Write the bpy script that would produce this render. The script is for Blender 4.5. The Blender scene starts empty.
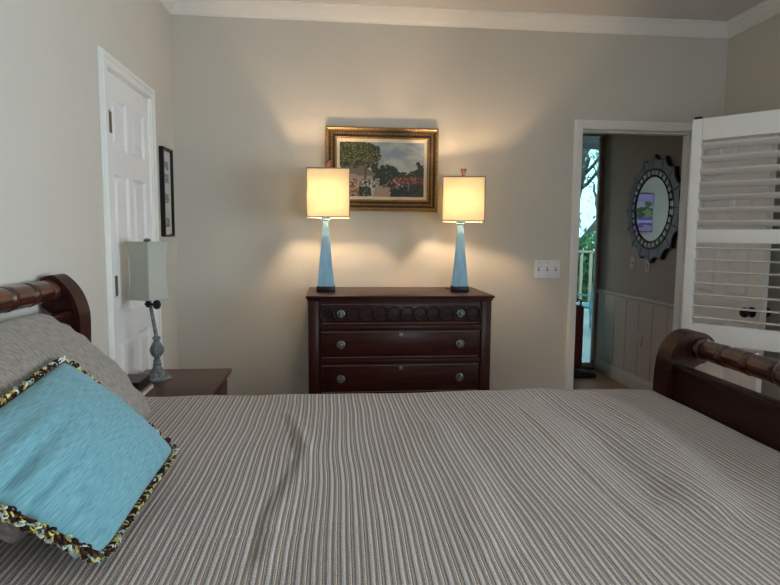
import bpy, bmesh, math, random
from math import sin, cos, pi, sqrt, radians, atan2
from mathutils import Vector, Matrix, noise

C = bpy.context.scene.collection
V = Vector

# ------------------------------------------------------------ materials
def ng(name):
    m = bpy.data.materials.new(name); m.use_nodes = True
    nt = m.node_tree; b = nt.nodes['Principled BSDF']
    return m, nt, b
def lk(nt, a, b): nt.links.new(a, b)
def mat(name, col, rough=.6, metal=0, var=.06, scale=12, bump=0, bscale=120, spec=.5, coat=0, stretch=(1,1,1)):
    m, nt, b = ng(name)
    tc = nt.nodes.new('ShaderNodeTexCoord'); mp = nt.nodes.new('ShaderNodeMapping')
    mp.inputs['Scale'].default_value = stretch
    lk(nt, tc.outputs['Object'], mp.inputs['Vector'])
    n = nt.nodes.new('ShaderNodeTexNoise'); n.inputs['Scale'].default_value = scale; n.inputs['Detail'].default_value = 4
    lk(nt, mp.outputs[0], n.inputs['Vector'])
    r = nt.nodes.new('ShaderNodeValToRGB')
    r.color_ramp.elements[0].position = .3; r.color_ramp.elements[1].position = .7
    r.color_ramp.elements[0].color = [c*(1-var) for c in col]+[1]
    r.color_ramp.elements[1].color = [min(1, c*(1+var)) for c in col]+[1]
    lk(nt, n.outputs['Fac'], r.inputs[0]); lk(nt, r.outputs[0], b.inputs['Base Color'])
    b.inputs['Roughness'].default_value = rough; b.inputs['Metallic'].default_value = metal
    b.inputs['Specular IOR Level'].default_value = spec; b.inputs['Coat Weight'].default_value = coat
    b.inputs['Coat Roughness'].default_value = .15
    if bump:
        n2 = nt.nodes.new('ShaderNodeTexNoise'); n2.inputs['Scale'].default_value = bscale; n2.inputs['Detail'].default_value = 3
        lk(nt, mp.outputs[0], n2.inputs['Vector'])
        bp = nt.nodes.new('ShaderNodeBump'); bp.inputs['Strength'].default_value = bump; bp.inputs['Distance'].default_value = .004
        lk(nt, n2.outputs['Fac'], bp.inputs['Height']); lk(nt, bp.outputs[0], b.inputs['Normal'])
    return m
def attr_mat(name, rough=.6, emit=0, bump=0, spec=.4):
    m, nt, b = ng(name)
    a = nt.nodes.new('ShaderNodeAttribute'); a.attribute_name = 'Col'
    b.inputs['Roughness'].default_value = rough; b.inputs['Specular IOR Level'].default_value = spec
    if emit:
        b.inputs['Base Color'].default_value = (.01, .01, .01, 1)
        lk(nt, a.outputs['Color'], b.inputs['Emission Color']); b.inputs['Emission Strength'].default_value = emit
    else:
        lk(nt, a.outputs['Color'], b.inputs['Base Color'])
    if bump:
        n = nt.nodes.new('ShaderNodeTexNoise'); n.inputs['Scale'].default_value = 160
        bp = nt.nodes.new('ShaderNodeBump'); bp.inputs['Strength'].default_value = bump; bp.inputs['Distance'].default_value = .002
        tc = nt.nodes.new('ShaderNodeTexCoord'); lk(nt, tc.outputs['Object'], n.inputs['Vector'])
        lk(nt, n.outputs['Fac'], bp.inputs['Height']); lk(nt, bp.outputs[0], b.inputs['Normal'])
    return m
def glass_mat(name, tint=(1, 1, 1)):
    m = bpy.data.materials.new(name); m.use_nodes = True; nt = m.node_tree; nt.nodes.clear()
    o = nt.nodes.new('ShaderNodeOutputMaterial'); t = nt.nodes.new('ShaderNodeBsdfTransparent')
    g = nt.nodes.new('ShaderNodeBsdfGlossy'); g.inputs['Roughness'].default_value = .02
    mx = nt.nodes.new('ShaderNodeMixShader'); f = nt.nodes.new('ShaderNodeFresnel'); f.inputs['IOR'].default_value = 1.3
    t.inputs['Color'].default_value = (*tint, 1)
    lk(nt, f.outputs[0], mx.inputs[0]); lk(nt, t.outputs[0], mx.inputs[1]); lk(nt, g.outputs[0], mx.inputs[2])
    lk(nt, mx.outputs[0], o.inputs['Surface']); return m
def shade_mat(name, col, trans, tcol=None, fine=350):
    m = bpy.data.materials.new(name); m.use_nodes = True; nt = m.node_tree; nt.nodes.clear()
    o = nt.nodes.new('ShaderNodeOutputMaterial')
    d = nt.nodes.new('ShaderNodeBsdfDiffuse'); t = nt.nodes.new('ShaderNodeBsdfTranslucent'); mx = nt.nodes.new('ShaderNodeMixShader')
    tc = nt.nodes.new('ShaderNodeTexCoord'); mp = nt.nodes.new('ShaderNodeMapping'); mp.inputs['Scale'].default_value = (1, 1, .12)
    n = nt.nodes.new('ShaderNodeTexNoise'); n.inputs['Scale'].default_value = fine
    lk(nt, tc.outputs['Object'], mp.inputs[0]); lk(nt, mp.outputs[0], n.inputs['Vector'])
    r = nt.nodes.new('ShaderNodeValToRGB'); r.color_ramp.elements[0].color = [c*.8 for c in col]+[1]; r.color_ramp.elements[1].color = (*col, 1)
    lk(nt, n.outputs['Fac'], r.inputs[0]); lk(nt, r.outputs[0], d.inputs['Color'])
    if tcol: t.inputs['Color'].default_value = (*tcol, 1)
    else: lk(nt, r.outputs[0], t.inputs['Color'])
    mx.inputs[0].default_value = trans
    lk(nt, d.outputs[0], mx.inputs[1]); lk(nt, t.outputs[0], mx.inputs[2]); lk(nt, mx.outputs[0], o.inputs['Surface'])
    return m

M = {}
M['wall'] = mat('wall_paint', (.605, .575, .51), .75, var=.01, scale=3, bump=.08, bscale=250, spec=.25)
M['hallwall'] = mat('hall_paint', (.36, .285, .235), .75, var=.01, scale=3, spec=.25)
M['ceil'] = mat('ceiling_paint', (.66, .66, .66), .85, var=.01, scale=3, spec=.2)
M['trim'] = mat('white_trim_paint', (.80, .79, .75), .38, var=.01, scale=5)
M['door'] = mat('white_door_paint', (.80, .80, .79), .35, var=.01, scale=5)
M['halltrim'] = mat('hall_trim_paint', (.44, .325, .25), .45, var=.01, scale=5)
M['shutter'] = mat('shutter_paint', (.84, .83, .80), .4, var=.01, scale=5)
M['wood'] = mat('dark_mahogany', (.028, .0068, .0048), .36, var=.45, scale=9, spec=.2, coat=.06, stretch=(6, .7, 6))
M['woodx'] = mat('dark_mahogany_horizontal', (.034, .0075, .0048), .36, var=.45, scale=9, spec=.18, coat=.05, stretch=(.7, 6, 6))
M['woodz'] = mat('dark_mahogany_upright', (.034, .0075, .0048), .36, var=.4, scale=9, spec=.18, coat=.05, stretch=(6, 6, .7))
M['roll'] = mat('turned_mahogany', (.052, .014, .008), .24, var=.35, scale=9, spec=.5, coat=.45, stretch=(6, .7, 6))
M['bead'] = mat('worn_edge_wood', (.12, .07, .055), .4, var=.2)
M['carve'] = mat('carved_dark_wood', (.005, .003, .003), .7, var=.2)
M['pewter'] = mat('aged_pewter', (.20, .20, .18), .4, metal=.8, var=.35, scale=150)
M['brass'] = mat('dark_bronze', (.16, .13, .09), .35, metal=.8, var=.2)
M['black'] = mat('black_paint', (.010, .009, .010), .35, var=.2, spec=.3)
M['blackmetal'] = mat('black_metal', (.015, .015, .018), .35, metal=.6, var=.2)
M['blue'] = mat('glazed_blue_ceramic', (.25, .47, .62), .4, var=.12, scale=40, coat=.2, stretch=(1, 1, .3))
M['finial'] = mat('brown_wood_finial', (.09, .025, .012), .4, var=.2)
M['shade'] = shade_mat('linen_shade', (.80, .74, .64), .44, (.60, .56, .42))
M['shadetrim'] = mat('shade_edge_tape', (.20, .18, .155), .8, var=.1)
M['greyshade'] = shade_mat('pale_green_grey_shade', (.62, .64, .56), .25)
M['distress'] = mat('distressed_grey_blue_paint', (.125, .14, .14), .6, var=.6, scale=55, bump=.3, bscale=80)
M['gold'] = mat('antique_gold_leaf', (.33, .22, .09), .42, metal=.6, var=.3, scale=60, bump=.2)
M['goldbrown'] = mat('bronzed_gold_field', (.06, .03, .012), .5, metal=.3, var=.5, scale=90, bump=.4)
M['liner'] = mat('cream_linen_liner', (.62, .56, .44), .8, var=.04, scale=200)
M['paint'] = attr_mat('oil_paint', .45, bump=.5)
M['print'] = attr_mat('printed_paper', .5)
M['screen'] = attr_mat('television_picture', .2, emit=.16)
M['white'] = mat('white_plastic', (.78, .79, .82), .35, var=.01)
M['cream'] = mat('cream_paper', (.62, .56, .48), .7, var=.06, scale=80)
M['mirror'] = mat('silvered_mirror', (.86, .88, .87), .015, metal=1, var=.002)
M['mirrortile'] = mat('bevelled_mirror_tile', (.52, .52, .50), .16, metal=.9, var=.2, scale=25)
M['smoke'] = mat('smoked_mirror_panel', (.15, .15, .16), .3, metal=.4, var=.15, scale=12)
M['mirroredge'] = mat('dark_mirror_edge', (.012, .014, .022), .3, var=.2)
M['glass'] = glass_mat('clear_window_glass', (.96, .98, .97))
M['tint'] = glass_mat('tinted_door_glass', (.30, .40, .41))  # tint added to the pane to hold down the overbright daylight outside
M['maroon'] = mat('maroon_shell', (.17, .032, .036), .4, var=.15, scale=20)
M['rubber'] = mat('black_shoe_leather', (.014, .012, .012), .5, var=.3, scale=30)
M['tan'] = mat('tan_shoe_lining', (.45, .36, .26), .8, var=.1)
M['redline'] = mat('dark_red_lining', (.10, .012, .012), .8, var=.1)
M['bark'] = mat('grey_tree_bark', (.10, .085, .07), .9, var=.3, scale=20, bump=.5, bscale=30)
M['leaf'] = mat('green_leaves', (.075, .17, .05), .7, var=.5, scale=3)
M['railwood'] = mat('tan_weathered_railing', (.50, .36, .24), .8, var=.15, scale=10, stretch=(4, 4, .5))
M['teal'] = mat('teal_grey_metal', (.10, .22, .26), .5, metal=.2, var=.1)
M['porch'] = mat('porch_ceiling_boards', (.10, .08, .075), .8, var=.1)
M['fringe'] = attr_mat('fringe_yarn', .9, bump=.6, spec=.1)
M['ground'] = mat('lawn', (.10, .16, .06), .95, var=.4, scale=2)

def plank_mat(name, cols, width, axis, rough, length=1.3, gap=.02, seed=0.):
    m, nt, b = ng(name)
    tc = nt.nodes.new('ShaderNodeTexCoord'); br = nt.nodes.new('ShaderNodeTexBrick'); mp = nt.nodes.new('ShaderNodeMapping')
    mp.inputs['Rotation'].default_value = (0, 0, pi/2 if axis == 'y' else 0)
    mp.inputs['Location'].default_value = (seed, seed, 0)
    lk(nt, tc.outputs['Object'], mp.inputs[0]); lk(nt, mp.outputs[0], br.inputs['Vector'])
    br.inputs['Color1'].default_value = (*cols[0], 1); br.inputs['Color2'].default_value = (*cols[1], 1)
    br.inputs['Mortar'].default_value = (*cols[2], 1); br.inputs['Scale'].default_value = 1
    br.inputs['Brick Width'].default_value = length; br.inputs['Row Height'].default_value = width; br.inputs['Mortar Size'].default_value = width*gap
    n = nt.nodes.new('ShaderNodeTexNoise'); n.inputs['Scale'].default_value = 8; m2 = nt.nodes.new('ShaderNodeMapping')
    m2.inputs['Scale'].default_value = (12, 1, 1) if axis == 'y' else (1, 12, 1)
    lk(nt, tc.outputs['Object'], m2.inputs[0]); lk(nt, m2.outputs[0], n.inputs['Vector'])
    mx = nt.nodes.new('ShaderNodeMix'); mx.data_type = 'RGBA'; mx.blend_type = 'MULTIPLY'; mx.inputs[0].default_value = .45
    lk(nt, br.outputs['Color'], mx.inputs[6]); lk(nt, n.outputs['Fac'], mx.inputs[7]); lk(nt, mx.outputs[2], b.inputs['Base Color'])
    b.inputs['Roughness'].default_value = rough; b.inputs['Specular IOR Level'].default_value = .3
    return m
M['floor'] = plank_mat('oak_floorboards', [(.55, .27, .11), (.43, .20, .08), (.12, .06, .03)], .085, 'x', .42)
M['deck'] = plank_mat('pale_deck_boards', [(.55, .55, .53), (.48, .49, .48), (.12, .12, .12)], .14, 'x', .7, length=30, gap=.09)

def stripe_mat():
    m, nt, b = ng('ribbed_stripe_cotton')
    N = nt.nodes.new
    uv = N('ShaderNodeUVMap'); uv.uv_map = 'UVMap'; sp = N('ShaderNodeSeparateXYZ'); lk(nt, uv.outputs[0], sp.inputs[0])
    d = N('ShaderNodeMath'); d.operation = 'DIVIDE'; d.inputs[1].default_value = .0248; lk(nt, sp.outputs[0], d.inputs[0])
    fr = N('ShaderNodeMath'); fr.operation = 'FRACT'; lk(nt, d.outputs[0], fr.inputs[0])
    r = N('ShaderNodeValToRGB'); cr = r.color_ramp; cr.interpolation = 'LINEAR'
    W = (.60, .55, .52); Cm = (.70, .60, .51); K = (.26, .212, .185); G = (.36, .31, .28)
    st = [(0, K), (.05, W), (.31, W), (.35, K), (.41, K), (.44, G), (.51, G), (.545, K), (.60, Cm), (.71, Cm), (.75, K), (.80, G), (.87, G), (.91, K), (1, K)]
    e = cr.elements
    e[0].position = 0; e[0].color = (*K, 1); e[1].position = 1; e[1].color = (*K, 1)
    for p, c in st[1:-1]:
        q = e.new(p); q.color = (*c, 1)
    lk(nt, fr.outputs[0], r.inputs[0])
    n = N('ShaderNodeTexNoise'); n.inputs['Scale'].default_value = 260; n.inputs['Detail'].default_value = 2; lk(nt, uv.outputs[0], n.inputs['Vector'])
    n3 = N('ShaderNodeTexNoise'); n3.inputs['Scale'].default_value = 5; lk(nt, uv.outputs[0], n3.inputs['Vector'])
    mr = N('ShaderNodeMapRange'); mr.inputs[3].default_value = .62; mr.inputs[4].default_value = 1.38; lk(nt, n.outputs['Fac'], mr.inputs[0])
    mx = N('ShaderNodeMix'); mx.data_type = 'RGBA'; mx.blend_type = 'MULTIPLY'; mx.inputs[0].default_value = 1
    lk(nt, r.outputs[0], mx.inputs[6]); lk(nt, mr.outputs[0], mx.inputs[7]); lk(nt, mx.outputs[2], b.inputs['Base Color'])
    h = N('ShaderNodeValToRGB'); he = h.color_ramp.elements
    he[0].position = 0; he[0].color = (0, 0, 0, 1); he[1].position = 1; he[1].color = (0, 0, 0, 1)
    for p, v in [(.05, .75), (.2, 1), (.37, .75), (.42, 0), (.52, .35), (.58, 0), (.67, .5), (.74, 0), (.82, .35), (.9, 0)]:
        q = he.new(p); q.color = (v, v, v, 1)
    lk(nt, fr.outputs[0], h.inputs[0])
    ad = N('ShaderNodeMath'); ad.operation = 'MULTIPLY_ADD'; ad.inputs[1].default_value = .7
    lk(nt, n.outputs['Fac'], ad.inputs[0]); lk(nt, h.outputs[0], ad.inputs[2])
    bp = N('ShaderNodeBump'); bp.inputs['Strength'].default_value = 1; bp.inputs['Distance'].default_value = .0035
    lk(nt, ad.outputs[0], bp.inputs['Height']); lk(nt, bp.outputs[0], b.inputs['Normal'])
    b.inputs['Roughness'].default_value = .95; b.inputs['Specular IOR Level'].default_value = .1
    b.inputs['Sheen Weight'].default_value = .1
    return m
M['stripe'] = stripe_mat()

def woven_mat(name, c0, c1, su, sv, bumpd=.002, mott=0):
    m, nt, b = ng(name); N = nt.nodes.new
    uv = N('ShaderNodeUVMap'); uv.uv_map = 'UVMap'; mp = N('ShaderNodeMapping'); mp.inputs['Scale'].default_value = (su, sv, 1)
    lk(nt, uv.outputs[0], mp.inputs[0])
    n = N('ShaderNodeTexNoise'); n.inputs['Scale'].default_value = 1; n.inputs['Detail'].default_value = 4; lk(nt, mp.outputs[0], n.inputs['Vector'])
    r = N('ShaderNodeValToRGB'); r.color_ramp.elements[0].position = .33; r.color_ramp.elements[1].position = .67
    r.color_ramp.elements[0].color = (*c0, 1); r.color_ramp.elements[1].color = (*c1, 1)
    lk(nt, n.outputs['Fac'], r.inputs[0]); lk(nt, r.outputs[0], b.inputs['Base Color'])
    bp = N('ShaderNodeBump'); bp.inputs['Strength'].default_value = .6; bp.inputs['Distance'].default_value = bumpd
    lk(nt, n.outputs['Fac'], bp.inputs['Height']); lk(nt, bp.outputs[0], b.inputs['Normal'])
    b.inputs['Roughness'].default_value = .92; b.inputs['Specular IOR Level'].default_value = .12; b.inputs['Sheen Weight'].default_value = .15
    return m
M['bluecloth'] = woven_mat('aqua_woven_cotton', (.10, .275, .335), (.225, .44, .495), 16, 190)
M['greycloth'] = woven_mat('taupe_ribbed_cotton', (.175, .150, .128), (.34, .305, .27), 170, 22, .004)
M['whitecloth'] = woven_mat('white_cotton', (.66, .67, .68), (.72, .73, .74), 20, 20)

# ------------------------------------------------------------ mesh helpers
def nb(): return bmesh.new()
def box(bm, x0, x1, y0, y1, z0, z1, bev=0, seg=2, M4=None):
    g = bmesh.ops.create_cube(bm, size=1)
    vs = g['verts']
    for v in vs:
        v.co = V(((x0+x1)/2+v.co.x*(x1-x0), (y0+y1)/2+v.co.y*(y1-y0), (z0+z1)/2+v.co.z*(z1-z0)))
        if M4: v.co = M4 @ v.co
    if bev:
        es = list({e for v in vs for e in v.link_edges})
        bmesh.ops.bevel(bm, geom=es, offset=bev, segments=seg, affect='EDGES', profile=.5)
    return bm
def frame_of(axis):
    a = V(axis).normalized(); t = V((1, 0, 0)) if abs(a.x) < .9 else V((0, 0, 1))
    u = a.cross(t).normalized(); w = a.cross(u).normalized(); return a, u, w
def lathe(bm, prof, p, axis=(0, 0, 1), seg=32, flute=None):
    a, u, w = frame_of(axis); p = V(p); rings = []
    for i, (r, h) in enumerate(prof):
        ring = []
        for k in range(seg):
            t = 2*pi*k/seg; rr = r
            if flute and flute[0] <= i < flute[1]: rr *= 1+flute[2]*cos(t*flute[3])
            ring.append(bm.verts.new(p+a*h+(u*cos(t)+w*sin(t))*rr))
        rings.append(ring)
    for i in range(len(rings)-1):
        for k in range(seg):
            bm.faces.new((rings[i][k], rings[i][(k+1) % seg], rings[i+1][(k+1) % seg], rings[i+1][k]))
    if prof[0][0] > 1e-5: bm.faces.new(rings[0][::-1])
    if prof[-1][0] > 1e-5: bm.faces.new(rings[-1])
    return bm
def cyl(bm, a, b, r, r2=None, seg=20):
    a, b = V(a), V(b); d = b-a
    return lathe(bm, [(r, 0), (r if r2 is None else r2, d.length)], a, d, seg)
def tube(bm, pts, r, seg=8, closed=False, rs=None):
    pts = [V(p) for p in pts]; n = len(pts); rings = []; up = None
    for i, p in enumerate(pts):
        if closed: d = pts[(i+1) % n]-pts[i-1]
        else: d = pts[min(i+1, n-1)]-pts[max(i-1, 0)]
        d.normalize()
        if up is None:
            up = d.cross(V((0, 0, 1)) if abs(d.z) < .9 else V((1, 0, 0))).normalized()
        up = (up-d*up.dot(d)).normalized(); w = d.cross(up)
        q = rs[i] if rs else r
        rings.append([bm.verts.new(p+(up*cos(2*pi*k/seg)+w*sin(2*pi*k/seg))*q) for k in range(seg)])
    m = n if closed else n-1
    for i in range(m):
        A, B = rings[i], rings[(i+1) % n]
        for k in range(seg): bm.faces.new((A[k], A[(k+1) % seg], B[(k+1) % seg], B[k]))
    if not closed: bm.faces.new(rings[0][::-1]); bm.faces.new(rings[-1])
    return bm
def prism(bm, poly, plane, c0, c1, bev=0):
    f = {'xz': lambda a, b, c: V((a, c, b)), 'yz': lambda a, b, c: V((c, a, b)), 'xy': lambda a, b, c: V((a, b, c))}[plane]
    A = [bm.verts.new(f(a, b, c0)) for a, b in poly]; B = [bm.verts.new(f(a, b, c1)) for a, b in poly]
    n = len(poly); fs = [bm.faces.new(A), bm.faces.new(B[::-1])]
    for i in range(n): bm.faces.new((A[i], B[i], B[(i+1) % n], A[(i+1) % n]))
    if bev:
        es = [e for f_ in fs for e in f_.edges]
        bmesh.ops.bevel(bm, geom=es, offset=bev, segments=2, affect='EDGES')
    return bm
def ring_band(bm, poly, plane, c, off, h, closed=True): pass

WO = {}
def empty(name, loc, label=None, cat=None, group=None, kind=None):
    o = bpy.data.objects.new(name, None); o.empty_display_size = .1; C.objects.link(o); o.location = loc; WO[o] = V(loc)
    tag(o, label, cat, group, kind); return o
def tag(o, label=None, cat=None, group=None, kind=None):
    if label: o['label'] = label
    if cat: o['category'] = cat
    if group: o['group'] = group
    if kind: o['kind'] = kind
    return o
def obj(name, bm, material, parent=None, label=None, cat=None, group=None, kind=None, smooth=35, loose=True):
    bmesh.ops.recalc_face_normals(bm, faces=bm.faces)
    me = bpy.data.meshes.new(name)
    xs = [v.co.x for v in bm.verts]; ys = [v.co.y for v in bm.verts]; zs = [v.co.z for v in bm.verts]
    c = V(((min(xs)+max(xs))/2, (min(ys)+max(ys))/2, min(zs)))
    for v in bm.verts: v.co -= c
    if smooth:
        for f in bm.faces: f.smooth = True
        lim = radians(smooth)
        for e in bm.edges:
            if len(e.link_faces) == 2 and e.calc_face_angle(0) > lim: e.smooth = False
    bm.to_mesh(me); bm.free(); me.materials.append(material)
    o = bpy.data.objects.new(name, me); C.objects.link(o); WO[o] = c
    if parent: o.parent = parent; o.location = c-WO[parent]
    else: o.location = c
    tag(o, label, cat, group, kind); return o
def struct(name, bm, m, parent=None, smooth=35):
    return obj(name, bm, m, parent, kind=None if parent else 'structure', smooth=smooth)
def copy_tree(o, parent=None):
    c = o.copy(); C.objects.link(c)
    if parent: c.parent = parent
    for ch in list(o.children): copy_tree(ch, c)
    return c
def wall_holes(bm, plane, a0, a1, z0, z1, c0, c1, holes):
    """vertical wall slab with rectangular openings; a = running axis"""
    def bx(p, q, r, s):
        if q-p < 1e-4 or s-r < 1e-4: return
        if plane == 'x': box(bm, c0, c1, p, q, r, s)
        else: box(bm, p, q, c0, c1, r, s)
    cur = a0
    for (h0, h1, g0, g1) in sorted(holes):
        bx(cur, h0, z0, z1); bx(h0, h1, z0, g0); bx(h0, h1, g1, z1); cur = h1
    bx(cur, a1, z0, z1)
    return bm

# ------------------------------------------------------------ room shell
LX, RX, BY, FY, CZ = -.945, 2.557, 3.7, -1.7, 2.83
DX0, DX1, DZ = 1.60, 2.358, 2.157
b = nb(); box(b, -2.2, 3.1, FY-.2, 6.2, -.12, 0); box(b, -2.2, 2.63, 6.2, 10.2, -.12, 0); struct('floor', b, M['floor'])
b = nb(); box(b, LX-.12, RX+.12, FY-.12, BY+.06, CZ, CZ+.1); struct('ceiling', b, M['ceil'])
b = nb(); wall_holes(b, 'y', LX-.12, RX+.12, 0, CZ, BY, BY+.06, [(DX0-.02, DX1+.02, 0, DZ+.02)]); struct('wall_back', b, M['wall'])
b = nb(); wall_holes(b, 'x', FY, BY, 0, CZ, LX-.12, LX, [(2.62, 3.225, 0, 2.165)]); struct('wall_left', b, M['wall'])
W2 = (.8, 1.8, .95, 2.1)
W1 = (-1.20, 1.90, .93, 2.05)
b = nb(); wall_holes(b, 'x', FY, BY, 0, CZ, RX, RX+.12, [W1]); struct('wall_right', b, M['wall'])
b = nb(); wall_holes(b, 'y', LX-.12, RX+.12, 0, CZ, FY-.12, FY, [W2]); struct('wall_front', b, M['wall'])

def window(name, plane, a0, a1, z0, z1, c0, c1, inner, glass, nx=2):
    r = empty(name, ((a0+a1)/2, (c0+c1)/2, z0) if plane == 'y' else ((c0+c1)/2, (a0+a1)/2, z0), kind='structure')
    f = nb(); B = (lambda p, q, r_, s, u, v: box(f, p, q, u, v, r_, s, .003)) if plane == 'y' else (lambda p, q, r_, s, u, v: box(f, u, v, p, q, r_, s, .003))
    t = .045; m0, m1 = (c0+c1)/2-.025, (c0+c1)/2+.025
    B(a0, a1, z0, z0+t, m0, m1); B(a0, a1, z1-t, z1, m0, m1); B(a0, a0+t, z0+t, z1-t, m0, m1); B(a1-t, a1, z0+t, z1-t, m0, m1)
    for k in range(1, nx):
        x = a0+(a1-a0)*k/nx; B(x-.02, x+.02, z0+t, z1-t, m0, m1)
    zm = (z0+z1)/2; B(a0+t, a1-t, zm-.015, zm+.015, m0+.005, m1-.005)
    obj('window_frame', f, M['trim'], r)
    g = nb(); mm = (m0+m1)/2
    (box(g, a0+t, a1-t, mm-.002, mm+.002, z0+t, z1-t) if plane == 'y' else box(g, mm-.002, mm+.002, a0+t, a1-t, z0+t, z1-t))
    obj('window_pane', g, glass, r)
    k = nb(); w = .07; d = .018 if inner > 0 else -.018
    base = c0 if inner < 0 else c1
    lo, hi = sorted((base, base+d))
    B2 = (lambda p, q, r_, s: box(k, p, q, lo, hi, r_, s, .004)) if plane == 'y' else (lambda p, q, r_, s: box(k, lo, hi, p, q, r_, s, .004))
    B2(a0-w, a1+w, z1, z1+w); B2(a0-w, a0, z0-w, z1); B2(a1, a1+w, z0-w, z1); B2(a0, a1, z0-w, z0)
    obj('window_casing', k, M['trim'], r)
    return r
window('window_1', 'x', *W1, RX, RX+.12, -1, M['glass'], 4)
window('window_3', 'y', *W2, FY-.12, FY, 1, M['glass'], 2)  # unseen window added behind the camera, fills the back wall and shutter

# crown moulding (mitred loop of a stepped cove profile)
def crown():
    bm = nb(); p = [(.0, -.080), (.010, -.080), (.014, -.070), (.022, -.062), (.040, -.040), (.054, -.022), (.062, -.018), (.066, -.010), (.078, -.008), (.078, 0), (0, 0)]
    cs = [(LX, FY, 1, 1), (RX, FY, -1, 1), (RX, BY, -1, -1), (LX, BY, 1, -1)]
    rings = [[bm.verts.new((x+sx*q[0], y+sy*q[0], CZ+q[1])) for q in p] for x, y, sx, sy in cs]
    for i in range(4):
        A, B_ = rings[i], rings[(i+1) % 4]
        for k in range(len(p)): bm.faces.new((A[k], A[(k+1) % len(p)], B_[(k+1) % len(p)], B_[k]))
    return bm
struct('trim_1', crown(), M['trim'], smooth=0)
def baseboard(name, plane, segs, c, d, m=None, h=.13):
    bm = nb()
    for a0, a1 in segs:
        p = [(0, 0), (0, h), (.006, h), (.010, h-.02), (.014, h-.028), (.015, 0)]
        q = [(c+d*x, z) for x, z in p]
        prism(bm, q, 'xz' if plane == 'x' else 'yz', a0, a1)
    struct(name, bm, m or M['trim'])
baseboard('baseboard_back', 'y', [(LX, 1.545), (2.420, RX)], BY, -1)
baseboard('baseboard_left', 'x', [(FY, 2.555), (3.295, BY)], LX, 1)
baseboard('baseboard_right', 'x', [(FY, BY)], RX, -1)

# doorway casing + jamb in the back wall
b = nb()
def casing_y(bm, x0, x1, zt, y, d, w=.056):
    for (o0, o1, t) in [(0, w, .012), (.006, w-.004, .018), (.03, w-.008, .022)]:
        ya, yb = sorted((y, y+d*t))
        i0, i1 = o0, o1
        box(bm, x0-i1, x0-i0, ya, yb, 0, zt+i1, .0015, 1); box(bm, x1+i0, x1+i1, ya, yb, 0, zt+i1, .0015, 1); box(bm, x0-i0, x1+i0, ya, yb, zt+i0, zt+i1, .0015, 1)
casing_y(b, DX0, DX1, DZ, BY, -1)
struct('trim_2', b, M['trim'])
b = nb(); box(b, DX0-.02, DX0, BY, BY+.10, 0, DZ); box(b, DX1, DX1+.02, BY, BY+.10, 0, DZ); box(b, DX0-.02, DX1+.02, BY, BY+.10, DZ, DZ+.02)
box(b, DX0, DX0+.011, BY+.045, BY+.10, 0, DZ-.011); box(b, DX1-.011, DX1, BY+.045, BY+.10, 0, DZ-.011); box(b, DX0, DX1, BY+.045, BY+.10, DZ-.011, DZ)
struct('trim_3', b, M['trim'])
# closet door casing on left wall
b = nb()
y0, y1, zt, w = 2.625, 3.220, 2.160, .065
for (o0, o1, t) in [(0, w, .010), (.006, w-.005, .017), (.035, w-.010, .022)]:
    box(b, LX, LX+t, y0-o1, y0-o0, 0, zt+o1, .0015, 1); box(b, LX, LX+t, y1+o0, y1+o1, 0, zt+o1, .0015, 1); box(b, LX, LX+t, y0-o0, y1+o0, zt+o0, zt+o1, .0015, 1)
struct('trim_4', b, M['trim'])

def panel_leaf(w, h, t, rows, cols):
    """door slab in local X(0..w) Z(0..h), recessed raised panels on both faces"""
    bm = nb(); xs = [0]; zs = [0]
    for c in cols: xs += list(c)
    xs.append(w)
    for r in rows: zs += list(r)
    zs.append(h)
    for side in (0, 1):
        y = 0 if side == 0 else t; grid = [[bm.verts.new((x, y, z)) for z in zs] for x in xs]; panels = []
        for i in range(len(xs)-1):
            for j in range(len(zs)-1):
                q = [grid[i][j], grid[i+1][j], grid[i+1][j+1], grid[i][j+1]]
                if side: q.reverse()
                f = bm.faces.new(q)
                if i % 2 == 1 and j % 2 == 1: panels.append(f)
        for f in panels:
            bmesh.ops.inset_region(bm, faces=[f], thickness=.014, depth=-.010, use_even_offset=True)
            bmesh.ops.inset_region(bm, faces=[f], thickness=.006, depth=0, use_even_offset=True)
            bmesh.ops.inset_region(bm, faces=[f], thickness=.020, depth=.007, use_even_offset=True)
    for (x0, x1) in ((0, 0), (w, w)):
        bm.faces.new([bm.verts.new(p) for p in ((x0, 0, 0), (x0, t, 0), (x0, t, h), (x0, 0, h))])
    for z in (0, h): bm.faces.new([bm.verts.new(p) for p in ((0, 0, z), (w, 0, z), (w, t, z), (0, t, z))])
    bmesh.ops.remove_doubles(bm, verts=bm.verts, dist=1e-5)
    return bm
rows6 = [(.18, .98), (1.10, 1.72), (1.83, 2.05)]
# closet door (closed)
d1 = empty('door_1', (LX, y0+.003, .008), kind='structure')
lf = panel_leaf(.589, 2.149, .035, rows6, [(.075, .262), (.330, .515)])
for v in lf.verts: v.co = V((LX-.036+v.co.y, y0+.003+v.co.x, .008+v.co.z))
obj('door_leaf', lf, M['door'], d1, smooth=0)
for z in (.35, 1.238, 1.943):
    h = nb(); box(h, LX-.001, LX+.004, y0+.018, y0+.064, z-.045, z+.045, .001, 1); cyl(h, (LX+.005, y0+.018, z-.047), (LX+.005, y0+.018, z+.047), .006)
    for q in (-.03, 0, .03): cyl(h, (LX+.003, y0+.034, z+q), (LX+.0055, y0+.034, z+q), .003, seg=8)
    obj('door_hinge', h, M['brass'], d1)

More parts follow.
